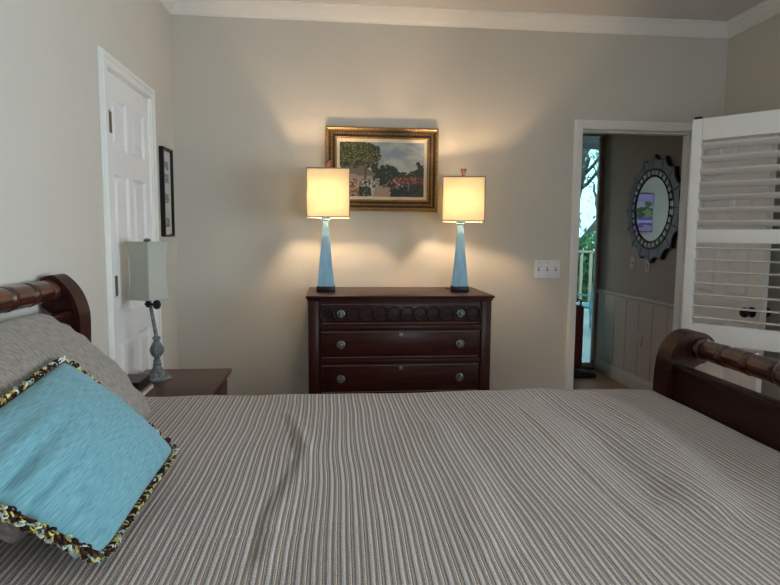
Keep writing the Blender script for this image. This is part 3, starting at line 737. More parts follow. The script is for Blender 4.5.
# ------------------------------------------------------------ dresser lamps
def tall_lamp(cx, cy, ztop, zbot, rot, label, sx_=0):
    r = empty('table_lamp', (cx, cy, DT), label, 'lamp', 'pair of blue lamps on the dresser')
    Rm = Matrix.Rotation(rot, 4, 'Z')
    def tr(bm):
        for v in bm.verts:
            q = Rm @ V((v.co.x-cx, v.co.y-cy, 0)); v.co.x = cx+q.x; v.co.y = cy+q.y
        return bm
    b = nb(); box(b, cx-.053, cx+.053, cy-.053, cy+.053, DT, DT+.030, .003); obj('plinth', tr(b), M['black'], r)
    def frus(bm, h0, h1, a0, a1):
        A = [bm.verts.new((cx+sx*a0, cy+sy*a0, h0)) for sx, sy in ((-1, -1), (1, -1), (1, 1), (-1, 1))]
        B_ = [bm.verts.new((cx+sx*a1, cy+sy*a1, h1)) for sx, sy in ((-1, -1), (1, -1), (1, 1), (-1, 1))]
        bm.faces.new(A[::-1]); bm.faces.new(B_); fs = [bm.faces.new((A[i], A[(i+1) % 4], B_[(i+1) % 4], B_[i])) for i in range(4)]
        es = [e for e in bm.edges if abs(e.verts[0].co.z-e.verts[1].co.z) > .05 and e.verts[0] in A+B_]
        if es: bmesh.ops.bevel(bm, geom=es, offset=.004, segments=2, affect='EDGES')
    zt = zbot-.018
    b = nb(); frus(b, DT+.030, zt, .047, .0155); obj('body', tr(b), M['blue'], r)
    b = nb(); lathe(b, [(.018, 0), (.024, .006), (.020, .012), (.028, .022), (.034, .032), (.030, .036), (.010, .037)], (cx, cy, zt), seg=24, flute=(2, 6, .05, 12)); obj('collar', b, M['blue'], r)
    b = nb(); cyl(b, (cx, cy, zt+.037), (cx, cy, zt+.10), .011); obj('socket', b, M['brass'], r)
    # harp
    zc = zt+.085; b = nb()
    tube(b, [(cx+.045*sin(pi*q/20)*1.0, cy, zc-.01+(ztop-zc+.012)*(1-cos(pi*q/20))/2) for q in range(21)], .0018, 6)
    tube(b, [(cx-.045*sin(pi*q/20)*1.0, cy, zc-.01+(ztop-zc+.012)*(1-cos(pi*q/20))/2) for q in range(21)], .0018, 6); obj('harp', tr(b), M['brass'], r)
    # square open shade, sitting slightly off the axis of the pillar
    bx_ = cx; cx = cx+sx_
    a0, a1, W = .119, .116, .002
    b = nb()
    R_ = [[b.verts.new((cx+sx*a, cy+sy*a, z)) for sx, sy in ((-1, -1), (1, -1), (1, 1), (-1, 1))] for a, z in ((a0, zbot), (a1, ztop), (a1-W, ztop), (a0-W, zbot))]
    for i in range(4):
        for j in range(4): b.faces.new((R_[i][j], R_[i][(j+1) % 4], R_[(i+1) % 4][(j+1) % 4], R_[(i+1) % 4][j]))
    sd = obj('lamp_shade', tr(b), M['shade'], r, smooth=0)
    b = nb()
    for a, z in ((a0+.001, zbot), (a1+.001, ztop-.006)):
        for (p0, p1, q0, q1) in ((-a, a, -a-.001, -a), (-a, a, a, a+.001), (-a-.001, -a, -a, a), (a, a+.001, -a, a)):
            box(b, cx+p0, cx+p1, cy+q0, cy+q1, z, z+.006)
    for sx in (-1, 1):
        for sy in (-1, 1): box(b, cx+sx*(a0-.001)-.0015, cx+sx*(a0-.001)+.0015, cy+sy*(a0-.001)-.0015, cy+sy*(a0-.001)+.0015, zbot, ztop)
    obj('edge_tape', tr(b), M['shadetrim'], sd)
    b = nb(); tube(b, [(cx-a1, cy, ztop-.004), (cx+a1, cy, ztop-.004)], .0015, 6); tube(b, [(cx, cy-a1, ztop-.004), (cx, cy+a1, ztop-.004)], .0015, 6); obj('spider', tr(b), M['brass'], sd)
    b = nb(); lathe(b, [(.004, -.006), (.012, .006), (.012, .010), (.008, .014), (.012, .034), (.018, .050), (.017, .054), (0, .055)], (cx, cy, ztop-.002), seg=24); obj('finial', b, M['finial'], r)
    cx = bx_
    # bulb
    bm_ = bpy.data.materials.new('warm_bulb'); bm_.use_nodes = True; nt = bm_.node_tree; nt.nodes.clear()
    o = nt.nodes.new('ShaderNodeOutputMaterial'); e = nt.nodes.new('ShaderNodeEmission'); e.inputs[0].default_value = (1, .69, .41, 1); e.inputs[1].default_value = BULB
    lk(nt, e.outputs[0], o.inputs[0])
    b = nb(); lathe(b, [(.010, 0), (.014, .012), (.017, .026), (.020, .036), (.017, .046), (.009, .053), (0, .056)], (cx, cy, zt+.105), seg=20); obj('light_bulb', b, bm_, r)
    return r
BULB = 400
tall_lamp(-.034, 3.420, 1.839, 1.566, radians(-2), 'left one of two lit blue lamps, its square cream shade overlapping the painting', .018)
tall_lamp(.757, 3.420, 1.806, 1.551, radians(-10), 'right one of two lit blue lamps, its square cream shade standing clear of the painting', .010)
b = nb(); tube(b, [(.715, 3.41, DT+.004), (.70, 3.46, DT+.010), (.69, 3.50, DT+.004), (.70, 3.56, DT+.004), (.72, 3.64, DT+.004), (.725, 3.665, DT+.004)], .003, 6)
obj('lamp_cord', b, M['black'], None, 'thin black cord trailing behind the right blue lamp on the dresser', 'cord')

# ------------------------------------------------------------ painting above dresser
PX0, PX1, PZ0, PZ1 = -.038, .663, 1.620, 2.130
pt = empty('framed_painting', ((PX0+PX1)/2, BY-.02, PZ0), 'village landscape oil painting in an ornate carved gold frame above the dresser', 'painting')
def rect_frame(x0, x1, z0, z1, prof, ybase=BY, sgn=-1, plane='y'):
    """prof: (inset from outer edge, depth from wall)"""
    bm = nb(); rings = []
    for i, d in prof:
        pts = [(x0+i, z0+i), (x1-i, z0+i), (x1-i, z1-i), (x0+i, z1-i)]
        rings.append([bm.verts.new((a, ybase+sgn*d, c) if plane == 'y' else (ybase+sgn*d, a, c)) for a, c in pts])
    m = len(prof)
    for k in range(m):
        A, B_ = rings[k], rings[(k+1) % m]
        for j in range(4): bm.faces.new((A[j], A[(j+1) % 4], B_[(j+1) % 4], B_[j]))
    return bm
obj('frame_outer', rect_frame(PX0, PX1, PZ0, PZ1, [(0, .002), (0, .028), (.004, .036), (.010, .038), (.016, .034), (.020, .028), (.020, .002)]), M['gold'], pt, smooth=0)
obj('frame_field', rect_frame(PX0, PX1, PZ0, PZ1, [(.020, .002), (.020, .026), (.032, .019), (.046, .018), (.058, .022), (.058, .002)]), M['goldbrown'], pt, smooth=0)
obj('frame_inner', rect_frame(PX0, PX1, PZ0, PZ1, [(.058, .002), (.058, .026), (.062, .030), (.066, .027), (.070, .018), (.070, .002)]), M['gold'], pt, smooth=0)
b = nb(); rnd = random.Random(3); iw = .039
def carve_at(x, z, ax):
    for s in (-1, 1):
        pts = [(x+(ax[0]*(.008*t-.004)+ax[1]*s*.006*sin(pi*t)), BY-.022, z+(ax[1]*(.008*t-.004)+ax[0]*s*.006*sin(pi*t))) for t in (0, .25, .5, .75, 1)]
        tube(b, pts, .0016, 5)
    bmesh.ops.create_icosphere(b, subdivisions=1, radius=.0028, matrix=Matrix.Translation((x, BY-.024, z)))
nxp = 44; nzp = 31
for i in range(nxp+1):
    x = PX0+iw+(PX1-PX0-2*iw)*i/nxp
    for z in (PZ0+iw, PZ1-iw): carve_at(x, z, (1, 0))
for i in range(1, nzp):
    z = PZ0+iw+(PZ1-PZ0-2*iw)*i/nzp
    for x in (PX0+iw, PX1-iw): carve_at(x, z, (0, 1))
obj('frame_carving', b, M['gold'], pt, label='gilded beads and leaves')
obj('liner', rect_frame(PX0, PX1, PZ0, PZ1, [(.070, .002), (.070, .020), (.088, .012), (.090, .002)]), M['liner'], pt, smooth=0)
def painter():
    W, H = 200, 130; rnd = random.Random(11)
    def lerp(a, c, t): return tuple(a[i]+(c[i]-a[i])*t for i in range(3))
    img = [[None]*H for _ in range(W)]
    for i in range(W):
        for j in range(H):
            u, v = i/(W-1), j/(H-1)
            n1 = noise.noise(V((u*5, v*7, 1)))*.5+noise.noise(V((u*13, v*17, 2)))*.3
            sky = lerp((.22, .28, .33), (.55, .54, .46), max(0, min(1, .35+n1+(.6-v)*.6)))
            img[i][j] = sky
    def dab(cx, cy, rx, ry, col, jit=.25, ang=0):
        k = 1+rnd.uniform(-jit, jit); c = tuple(max(0, x*k*(1+rnd.uniform(-.12, .12))) for x in col)
        for i in range(max(0, int((cx-rx)*W)), min(W, int((cx+rx)*W)+2)):
            for j in range(max(0, int((cy-ry)*H)), min(H, int((cy+ry)*H)+2)):
                if ((i/W-cx)/rx)**2+((j/H-cy)/ry)**2 < 1: img[i][j] = c
    def scatter(n, f, cols, r0, r1, jit=.3):
        for _ in range(n):
            x, y = f(); r = rnd.uniform(r0, r1); dab(x, y, r, r*rnd.uniform(1, 1.9), rnd.choice(cols), jit)
    dk = [(.015, .022, .012), (.02, .03, .012), (.03, .035, .02)]; gr = [(.035, .055, .015), (.06, .075, .02), (.11, .105, .03), (.025, .04, .015)]
    # distant hedge band falling away to the right
    def hedge():
        x = rnd.uniform(.38, 1); top_ = .56-.22*max(0, (x-.45))/.55+.07*sin(x*23)+(.22 if x > .92 else 0); return x, rnd.uniform(.18, top_)
    scatter(1500, hedge, dk+[(.04, .05, .03), (.07, .06, .04)], .008, .02)
    for cx, tp in ((.42, .62), (.50, .57), (.57, .58), (.70, .45), (.75, .44), (.96, .58), (.92, .52)):
        scatter(120, lambda: (cx+rnd.gauss(0, .016), rnd.uniform(.25, tp)), dk+gr[:1], .006, .014)
    scatter(420, lambda: (rnd.gauss(.80, .09), rnd.uniform(.12, .36)), [(.22, .05, .03), (.28, .12, .05), (.10, .03, .02), (.05, .04, .02)], .006, .014)
    # big tree
    def crown_():
        while True:
            x, y = rnd.uniform(-.02, .50), rnd.uniform(.50, 1.0)
            if ((x-.19)/.29)**2+((y-.76)/.25)**2 < 1+.2*noise.noise(V((x*14, y*14, 0))): return x, y
    scatter(1800, crown_, dk+gr, .007, .018); scatter(260, crown_, [(.22, .20, .05), (.16, .15, .04)], .004, .009)
    # cottages
    for cx, bw, bh, by in ((.26, .13, .17, .25), (.13, .07, .12, .32)):
        for i in range(W):
            for j in range(H):
                u, v = i/W, j/H
                if abs(u-cx) < bw and by < v < by+bh: img[i][j] = tuple(x*(.8+.4*rnd.random()) for x in (.32, .27, .20))
                rt = by+bh+bh*.9*(1-abs(u-cx)/(bw*1.2))
                if abs(u-cx) < bw*1.2 and by+bh*.75 < v < rt: img[i][j] = tuple(x*(.75+.5*rnd.random()) for x in (.16, .13, .10))
    scatter(60, lambda: (.30+rnd.gauss(0, .006), rnd.uniform(.25, .55)), [(.10, .05, .035)], .005, .01)
    scatter(50, lambda: (.44+rnd.gauss(0, .014), rnd.uniform(.12, .33)), [(.30, .28, .24)], .006, .01)
    # road
    for i in range(W):
        for j in range(H):
            u, v = i/W, j/H
            c0 = .42-.9*(.20-v); 
            if v < .20 and abs(u-(.46+.8*(.20-v))) < .035+1.0*(.20-v): img[i][j] = tuple(x*(.85+.3*rnd.random()) for x in (.36, .27, .19))
    scatter(500, lambda: (rnd.uniform(.60, 1), rnd.uniform(0, .22)), dk, .008, .02)
    scatter(600, lambda: (rnd.uniform(0, .36), rnd.uniform(0, .30)), dk+gr, .007, .016)
    fl = [(.45, .30, .04), (.40, .06, .04), (.45, .38, .42), (.5, .45, .36), (.30, .12, .2), (.5, .2, .05)]
    scatter(420, lambda: (rnd.uniform(0, .22), rnd.uniform(.02, .32)), fl+gr, .004, .009)
    scatter(130, lambda: (rnd.uniform(.50, .82), rnd.uniform(.12, .34)), fl[1:5]+dk, .004, .008)
    scatter(90, lambda: (rnd.uniform(.20, .42), rnd.uniform(.18, .30)), fl[2:4], .004, .008)
    return img, W, H
def image_plane(img, W, H, fn):
    bm = nb(); cl = bm.loops.layers.float_color.new('Col')
    g = [[bm.verts.new(fn(i/W, j/H)) for j in range(H+1)] for i in range(W+1)]
    for i in range(W):
        for j in range(H):
            f = bm.faces.new((g[i][j], g[i+1][j], g[i+1][j+1], g[i][j+1]))
            for l in f.loops: l[cl] = (*img[i][j], 1)
    return bm
img, W_, H_ = painter()
ix0, ix1, iz0, iz1 = PX0+.088, PX1-.088, PZ0+.088, PZ1-.088
cv = obj('canvas', image_plane(img, W_, H_, lambda u, v: (ix0+(ix1-ix0)*u, BY-.011, iz0+(iz1-iz0)*v)), M['paint'], pt, smooth=0)

# narrow print on the left wall
pr = empty('framed_print', (LX+.01, 3.46, 1.452), 'narrow black framed print with white mat on the left wall near the corner', 'picture')
ya_, yb_, za_, zb_ = 3.385, 3.580, 1.452, 1.948
obj('picture_frame', rect_frame(ya_, yb_, za_, zb_, [(0, .001), (0, .026), (.009, .026), (.011, .014), (.011, .001)], LX, 1, 'x'), M['black'], pr, smooth=0)
WW, HH = 24, 80; im = [[(.60, .58, .54) for _ in range(HH)] for _ in range(WW)]; rnd = random.Random(2)
for cz_ in (.82, .66, .42, .14):
    for i in range(WW):
        for j in range(HH):
            if abs(i/WW-.5) < .25 and abs(j/HH-cz_) < .055 and rnd.random() < .8: im[i][j] = rnd.choice([(.16, .18, .16), (.25, .25, .23), (.10, .11, .10)])
for i in range(WW):
    for j in range(HH):
        if abs(i/WW-.5) < .2 and .20 < j/HH < .34 and rnd.random() < .35: im[i][j] = (.42, .42, .40)
obj('print_sheet', image_plane(im, WW, HH, lambda u, v: (LX+.012, ya_+.015+(yb_-ya_-.03)*u, za_+.015+(zb_-za_-.03)*v)), M['print'], pr, smooth=0)

# light switch plate
def plate(x0, x1, z0, z1, y, n, name, label, plane='y', m='white', sgn=-1):
    r = empty(name, ((x0+x1)/2, y, z0) if plane == 'y' else (y, (x0+x1)/2, z0), label, 'switch' if n != 0 else 'outlet')
    def bx(bm, a0, a1, d0, d1, c0, c1, bev=0):
        lo, hi = sorted((y+sgn*d0, y+sgn*d1))
        box(bm, a0, a1, lo, hi, c0, c1, bev) if plane == 'y' else box(bm, lo, hi, a0, a1, c0, c1, bev)
    b = nb(); bx(b, x0, x1, 0, .006, z0, z1, .002); obj('plate', b, M[m], r)
    zc = (z0+z1)/2
    for k in range(max(1, n)):
        xc = x0+(x1-x0)*(k+.5)/max(1, n)
        if n:
            b = nb(); bx(b, xc-.006, xc+.006, .006, .007, zc-.013, zc+.013); obj('slot', b, M['shadetrim'], r)
            b = nb(); bx(b, xc-.004, xc+.004, .006, .018, zc-.002, zc+.010, .001); obj('toggle', b, M[m], r)
        else:
            for dzz in (-.02, .02):
                b = nb(); bx(b, xc-.014, xc+.014, .006, .008, zc+dzz-.013, zc+dzz+.013, .003); obj('socket_face', b, M[m], r)
        for dzz in (-.040, .040):
            if not n: dzz = 0
            b = nb(); c_ = (xc, y+sgn*.006, zc+dzz) if plane == 'y' else (y+sgn*.006, xc, zc+dzz)
            lathe(b, [(.003, 0), (.003, .001), (0, .0012)], c_, (0, sgn, 0) if plane == 'y' else (sgn, 0, 0), 10); obj('screw', b, M['pewter'], r)
            if not n: break
    return r
plate(1.311, 1.483, 1.199, 1.317, BY, 3, 'light_switch', 'white triple toggle switch plate on the back wall left of the doorway')

# ------------------------------------------------------------ hall and living room beyond
HX, GY, TY = 2.920, 6.200, 10.0
b = nb(); box(b, HX, HX+.12, 3.82, GY+.10, 0, CZ); struct('wall_hall', b, M['hallwall'])
b = nb(); wall_holes(b, 'x', 3.76, TY+.1, 0, CZ, -1.72, -1.6, [(7.6, 9.4, 1.0, 2.2)]); struct('wall_west', b, M['hallwall'])
b = nb(); box(b, -1.6, 2.63, TY, TY+.12, 0, CZ); struct('wall_north', b, mat('grey_green_paint', (.34, .375, .335), .75, var=.01, scale=3, spec=.25))
b = nb(); box(b, 2.55, 2.63, GY+.06, TY, 0, CZ); struct('wall_east', b, M['wall'])
b = nb(); box(b, 2.63, HX, GY-.04, GY+.06, 2.60, CZ); box(b, 2.55, 2.63, GY-.04, GY+.06, 0, CZ); struct('wall_glazed', b, M['hallwall'])
b = nb(); wall_holes(b, 'y', -1.6, HX, 0, CZ, BY+.06, BY+.10, [(DX0-.02, DX1+.02, 0, DZ+.02)]); struct('wall_south', b, M['hallwall'])
b = nb(); box(b, RX+.12, HX+.12, 3.60, BY+.06, 0, CZ); struct('wall_return', b, M['hallwall'])
b = nb(); box(b, -1.72, HX+.12, BY+.06, GY+.06, CZ, CZ+.1); box(b, -1.72, 2.63, GY+.06, TY+.12, CZ, CZ+.1); struct('ceiling_hall', b, M['ceil'])
window('window_2', 'x', 7.6, 9.4, 1.0, 2.2, -1.72, -1.6, 1, M['glass'], 4)  # unseen window added to light the living room and hall
# wainscot: boards, chair rail, baseboard
b = nb(); y = 3.84
while y < GY-.06:
    box(b, HX-.010, HX, y, min(y+.236, GY-.05), .12, .85, .002, 1); y += .24
struct('trim_5', b, M['halltrim'])
b = nb(); prism(b, [(HX, .845), (HX-.014, .850), (HX-.014, .862), (HX-.026, .872), (HX-.030, .882), (HX-.022, .892), (HX-.012, .897), (HX-.012, .905), (HX, .908)], 'xz', 3.84, GY-.045); struct('trim_6', b, M['halltrim'])
baseboard('baseboard_hall', 'x', [(3.84, GY-.045)], HX-.010, -1, M['halltrim'], .14)
# glass door to the deck
d3 = empty('door_3', (2.69, GY, 0), kind='structure')
b = nb(); box(b, 2.63, 2.645, GY-.03, GY+.03, .02, 2.60, .003); box(b, HX-.035, HX, GY-.03, GY+.03, .02, 2.60, .003); box(b, 2.645, HX-.035, GY-.03, GY+.03, 2.545, 2.60, .003); box(b, 2.645, HX-.035, GY-.03, GY+.03, .02, .07, .003); obj('door_frame', b, M['halltrim'], d3)
b = nb(); box(b, 2.63, HX, GY-.07, GY+.06, 0, .02, .003); obj('sill', b, M['maroon'], d3)
b = nb(); box(b, 2.645, HX-.035, GY-.003, GY+.003, .07, 2.545); obj('door_pane', b, M['tint'], d3)

# starburst mirror
MY, MZ, MXw = 5.095, 1.722, HX
mr = empty('wall_mirror', (MXw-.01, MY, MZ-.475), 'round scalloped wall mirror with smoked glass rays and small mirrored tiles on the hallway wall', 'mirror')
n = 16
def P2(r, a): return (MY+r*cos(a)*1.0, MZ+r*sin(a)*1.03)
outer = []
for k in range(n):
    for t in range(8):
        q = t/8; a = 2*pi*(k+q)/n; rr = .474-.045*sin(pi*q)**.8; outer.append(P2(rr, a))
b = nb(); prism(b, outer, 'yz', MXw-.030, MXw-.001); obj('backing', b, M['mirroredge'], mr, smooth=0)
for k in range(n):
    pts = [P2(.350, 2*pi*(k+.03)/n), P2(.350, 2*pi*(k+.97)/n)]
    pts += [P2(.466-.045*sin(pi*q)**.8, 2*pi*(k+q)/n) for q in (.97, .85, .7, .5, .3, .15, .03)]
    b = nb(); prism(b, pts, 'yz', MXw-.040, MXw-.030); obj('ray_panel', b, M['smoke'], mr, smooth=0)
nt_ = 30
for k in range(nt_):
    b = nb(); pts = [P2(.292, 2*pi*(k+.05)/nt_), P2(.292, 2*pi*(k+.95)/nt_), P2(.345, 2*pi*(k+.95)/nt_), P2(.345, 2*pi*(k+.05)/nt_)]
    A = [b.verts.new((MXw-.034, *p)) for p in pts]; cy_, cz_ = sum(p[0] for p in pts)/4, sum(p[1] for p in pts)/4
    B_ = [b.verts.new((MXw-.044, cy_+(p[0]-cy_)*.72, cz_+(p[1]-cz_)*.72)) for p in pts]
    b.faces.new(A); b.faces.new(B_)
    for i in range(4): b.faces.new((A[i], A[(i+1) % 4], B_[(i+1) % 4], B_[i]))
    obj('mirror_tile', b, M['mirrortile'], mr, smooth=0)
for r_, rr in ((.350, .0045), (.285, .007)):
    b = nb(); tube(b, [(MXw-.040, *P2(r_, 2*pi*k/72)) for k in range(72)], rr, 8, closed=True); obj('moulding', b, M['blackmetal'] if r_ < .3 else M['mirroredge'], mr)
b = nb(); prism(b, [P2(.283, 2*pi*k/72) for k in range(72)], 'yz', MXw-.038, MXw-.030); obj('mirror_glass', b, M['mirror'], mr, smooth=0)
plate(5.13, 5.215, 1.145, 1.262, HX, 1, 'light_switch', 'single switch plate under the scalloped mirror, nearer the doorway', 'x', 'halltrim', -1)
plate(5.405, 5.490, 1.160, 1.276, HX, 1, 'light_switch', 'single switch plate under the left side of the scalloped mirror', 'x', 'halltrim', -1)
plate(5.19, 5.27, .44, .555, HX-.010, 0, 'wall_outlet', 'small outlet plate low on the hallway wainscot panelling', 'x', 'halltrim', -1)

# television seen in the mirror
tv = empty('television', (.70, TY-.03, 1.56), 'wall mounted flat television showing a landscape, seen only reflected in the hallway mirror', 'television')
b = nb(); box(b, .10, 1.30, TY-.055, TY-.001, 1.56, 2.24, .006); obj('casing', b, M['black'], tv)
W_, H_ = 72, 40; im = [[0]*H_ for _ in range(W_)]
for i in range(W_):
    for j in range(H_):
        u, v = i/W_, j/H_; nn = noise.noise(V((u*7, v*9, 4)))+.5*noise.noise(V((u*19, v*23, 2)))
        if v > .86: c = (.42, .38, .75)
        elif v > .78: c = (.30, .34, .85)
        elif v > .60: c = (.42, .48, .60) if nn > -.1 else (.10, .18, .12)
        elif v > .36: c = (.05, .15, .07) if nn < .15 else (.22, .35, .20)
        elif v > .28: c = (.12, .14, .55)
        elif v > .20: c = (.50, .50, .85)
        elif v > .08: c = (.14, .12, .42) if nn < .1 else (.3, .4, .6)
        else: c = (.35, .30, .70)
        im[i][j] = c
obj('screen', image_plane(im, W_, H_, lambda u, v: (.115+1.17*u, TY-.0565, 1.575+.65*v)), M['screen'], tv, smooth=0)

# suitcase and shoes by the glass door
su = empty('suitcase', (2.56, 6.088, 0), 'upright maroon suitcase with black handle beside the glass deck door', 'suitcase')
b = nb(); box(b, 2.40, 2.715, 6.030, 6.145, .035, .735, .035, 4); obj('shell', b, M['maroon'], su)
b = nb(); tube(b, [(2.625, 6.088, .72), (2.625, 6.088, .775), (2.637, 6.088, .79), (2.680, 6.088, .79), (2.692, 6.088, .775), (2.692, 6.088, .72)], .010, 8); obj('handle', b, M['black'], su)
for x in (2.44, 2.675):
    for y in (6.055, 6.12):
        b = nb(); cyl(b, (x-.012, y, .022), (x+.012, y, .022), .022); obj('wheel', b, M['black'], su)
def shoe(x, y, z, rot, label, tilt=0):
    r = empty('shoe', (0, 0, 0), label, 'shoe', 'black shoes by the deck door')
    secs = [(-.135, .026, .055, .075), (-.11, .036, .066, .088), (-.06, .036, .060, .075), (0, .038, .042, .055), (.05, .046, .034, .046), (.10, .044, .028, .038), (.13, .026, .018, .026)]
    b = nb(); rings = []
    for (xx, w, h, hh) in secs:
        rings.append([b.verts.new((xx, w*cos(pi*q/10), .018+(hh-.018)*sin(pi*q/10)**.7)) for q in range(11)])
    for i in range(len(rings)-1):
        for k in range(10):
            if 3 <= k <= 6 and i < 2: continue
            b.faces.new((rings[i][k], rings[i][k+1], rings[i+1][k+1], rings[i+1][k]))
    b.faces.new(rings[0][:4]+rings[0][7:]); b.faces.new(rings[-1]); obj('upper', b, M['rubber'], r)
    b = nb(); pl = [(xx, w+.003) for xx, w, _, _ in secs]+[(xx, -w-.003) for xx, w, _, _ in secs[::-1]]
    prism(b, pl, 'xy', 0, .020); obj('sole', b, M['rubber'], r)
    b = nb(); prism(b, [(xx, w-.006) for xx, w, _, _ in secs[:4]]+[(xx, -w+.006) for xx, w, _, _ in secs[:4][::-1]], 'xy', .020, .026); obj('lining', b, M['redline'], r)
    r.location = (x, y, z); r.rotation_euler = (0, 0, rot); r.scale = (1.15, 1, 1.25)
    return r
shoe(2.615, 5.825, 0, radians(4), 'nearest black shoe on the hall floor in front of the maroon suitcase')
shoe(2.605, 5.955, 0, radians(-1), 'black shoe behind the nearest one, against the maroon suitcase')

# ------------------------------------------------------------ outdoors
b = nb(); box(b, 2.63, 9, GY+.06, 13, -.14, -.04); struct('deck_floor', b, M['deck'])
b = nb(); box(b, -40, 60, 13, 80, -1.2, -1.0); struct('ground', b, M['ground'])
b = nb(); prism(b, [(GY+.06, 2.66), (7.0, 2.575), (7.0, 2.66), (GY+.06, 2.74)], 'yz', 2.63, 7); 
box(b, 2.63, 7, 6.97, 7.01, 2.53, 2.66)
struct('porch_ceiling', b, M['porch'])
dr_ = empty('deck_railing', (5.4, 11, -.04), 'tan wooden balustrade along the far edge of the deck outside', 'railing')
b = nb(); box(b, 3.2, 8.2, 10.97, 11.06, 1.16, 1.20, .004); obj('top_rail', b, M['railwood'], dr_)
b = nb(); box(b, 3.2, 8.2, 10.99, 11.03, .06, .11, .004); obj('bottom_rail', b, M['railwood'], dr_)
for k in range(26):
    b = nb(); x = 3.3+k*.19; box(b, x, x+.05, 10.99, 11.03, .11, 1.16, .003); obj('baluster', b, M['railwood'], dr_)
for x in (3.25, 4.62, 8.1):
    b = nb(); box(b, x, x+.11, 10.96, 11.07, -.04, 1.28, .005); obj('post', b, M['railwood'], dr_)
def deck_chair(x, y, rot):
    r = empty('patio_chair', (0, 0, 0), 'teal grey metal patio chair on the deck seen through the glass door', 'chair')
    for sx in (-1, 1):
        b = nb(); tube(b, [(sx*.24, -.25, 0), (sx*.24, -.22, .30), (sx*.24, -.20, .60), (sx*.24, .20, .60)], .014, 8); obj('leg', b, M['teal'], r)
        b = nb(); tube(b, [(sx*.24, .30, 0), (sx*.24, .22, .40), (sx*.23, .30, .98)], .014, 8); obj('leg', b, M['teal'], r)
    b = nb(); box(b, -.24, .24, -.22, .22, .40, .425, .008); obj('seat', b, M['teal'], r)
    b = nb()
    for i in range(9): tube(b, [(-.20+.05*i, .225, .45), (-.20+.05*i, .29, .97)], .006, 6)
    tube(b, [(-.23, .30, .98), (0, .305, 1.01), (.23, .30, .98)], .014, 8); obj('backrest', b, M['teal'], r)
    r.location = (x, y, -.04); r.rotation_euler = (0, 0, rot)
deck_chair(4.12, 8.95, radians(200))
tr_ = empty('tree', (9.0, 21, -1), 'tall bare branching tree with light green leaves beyond the deck', 'tree')
rnd = random.Random(8); b = nb(); tips = []
def branch(p, d, L, r, depth):
    pts = [p.copy()]; rs = [r]; q = p.copy(); dd = d.copy(); nseg = 5
    for i in range(nseg):
        dd = (dd+V((rnd.uniform(-.28, .28), rnd.uniform(-.28, .28), rnd.uniform(-.12, .2)))).normalized(); q = q+dd*L/nseg; pts.append(q.copy()); rs.append(r*(1-.45*(i+1)/nseg))
    tube(b, pts, r, 6, rs=rs)
    if depth > 0: tips.extend(pts[2:])
    if depth < 5:
        for k in range(3 if depth < 4 else 2):
            i = rnd.randint(2, nseg); nd = (dd+V((rnd.uniform(-1, 1), rnd.uniform(-1, 1), rnd.uniform(-.2, .8)))).normalized()
            branch(pts[i], nd, L*.68, rs[i]*.62, depth+1)
branch(V((9.0, 21, -1)), V((-.02, 0, 1)), 6, .26, 0); branch(V((9.0, 21, 2)), V((-.4, 0, .8)), 4.2, .16, 1); branch(V((9.0, 21, 1)), V((.5, 0, .7)), 4.2, .15, 1)
obj('branches', b, M['bark'], tr_)
def leaves(pts, n, spread, size, rnd):
    bm = nb()
    for _ in range(n):
        p = rnd.choice(pts)+V((rnd.gauss(0, spread), rnd.gauss(0, spread), rnd.gauss(0, spread))); a = V((rnd.uniform(-1, 1), rnd.uniform(-1, 1), rnd.uniform(-1, 1))).normalized(); c = a.orthogonal().normalized(); s = size*rnd.uniform(.6, 1.3)
        bm.faces.new([bm.verts.new(q) for q in (p-a*s, p+c*s*.5, p+a*s, p-c*s*.5)])
    return bm
obj('foliage', leaves(tips, 9000, .40, .075, rnd), M['leaf'], tr_, smooth=0)
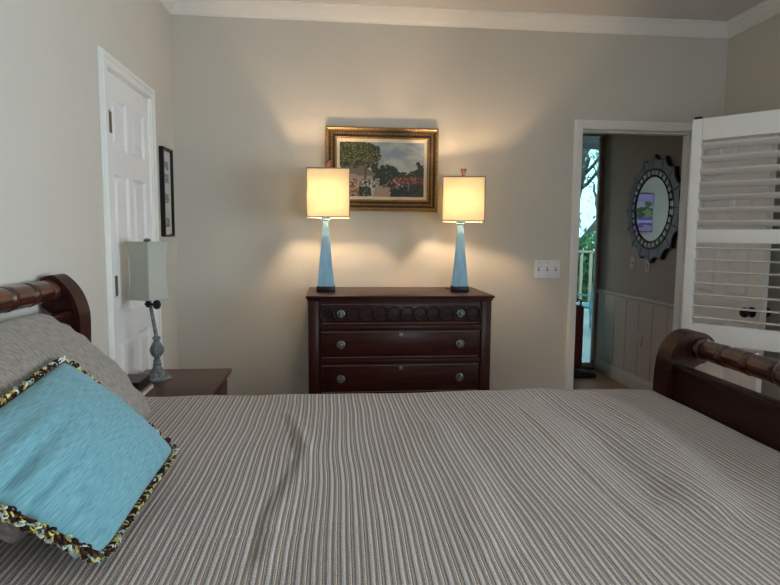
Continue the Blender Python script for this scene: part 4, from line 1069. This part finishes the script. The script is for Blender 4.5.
for i, (x, y, h, lab) in enumerate([(7.3, 17, 2.6, 'bushy green shrub behind the deck railing, left of the tree trunk'), (11.3, 20, 2.3, 'bushy green shrub behind the deck railing, right of the tree trunk')]):
    s_ = empty('shrub', (x, y, -1), lab, 'shrub', None)
    pts = [V((x+rnd.gauss(0, .9), y+rnd.gauss(0, .6), -1+rnd.uniform(.2, h)**1.0)) for _ in range(120)]
    b = nb()
    for k in range(7): tube(b, [(x, y, -1), (x+rnd.uniform(-.4, .4), y, 0), (x+rnd.uniform(-1, 1), y+rnd.uniform(-.5, .5), h-1.4)], .03, 5)
    obj('stems', b, M['bark'], s_); obj('foliage', leaves(pts, 5000, .22, .10, rnd), M['leaf'], s_, smooth=0)

# ------------------------------------------------------------ light
w = bpy.data.worlds.new('World'); bpy.context.scene.world = w; w.use_nodes = True
bg = w.node_tree.nodes['Background']; bg.inputs[0].default_value = (.82, .90, 1.0, 1); bg.inputs[1].default_value = 6.5
def portal(loc, rot, sx, sy):
    l = bpy.data.lights.new('window_daylight', 'AREA'); l.shape = 'RECTANGLE'; l.size = sx; l.size_y = sy; l.cycles.is_portal = True
    o = bpy.data.objects.new('window_daylight', l); C.objects.link(o); o.location = loc; o.rotation_euler = rot
portal((RX+.125, .35, 1.49), (0, radians(90), 0), 1.12, 3.1)
portal((1.3, FY-.125, 1.52), (radians(90), 0, 0), 1.0, 1.15)  # portal of the added front fill window
portal((-1.725, 8.5, 1.6), (0, radians(-90), 0), 1.2, 1.8)  # portal of the added living room window

# ------------------------------------------------------------ camera
f_, pi_, ya, ro = 586., radians(5.589), radians(5.692), radians(.4495)
F = V((sin(ya)*cos(pi_), cos(ya)*cos(pi_), -sin(pi_))); Rt = V((cos(ya), -sin(ya), 0)); U = Rt.cross(F)
c, s = cos(ro), sin(ro); R2 = Rt*c+U*s; U2 = U*c-Rt*s
cd = bpy.data.cameras.new('Camera'); co = bpy.data.objects.new('Camera', cd); C.objects.link(co)
mw = Matrix((R2, U2, -F)).transposed().to_4x4(); mw.translation = V((0, 0, 1.47)); co.matrix_world = mw
cd.sensor_width = 36; cd.lens = 36*f_/780; cd.clip_start = .05; cd.clip_end = 300
sc = bpy.context.scene; sc.camera = co
vs = sc.view_settings; vs.view_transform = 'Standard'; vs.look = 'None'; vs.gamma = 1; vs.use_curve_mapping = False; vs.exposure = .85
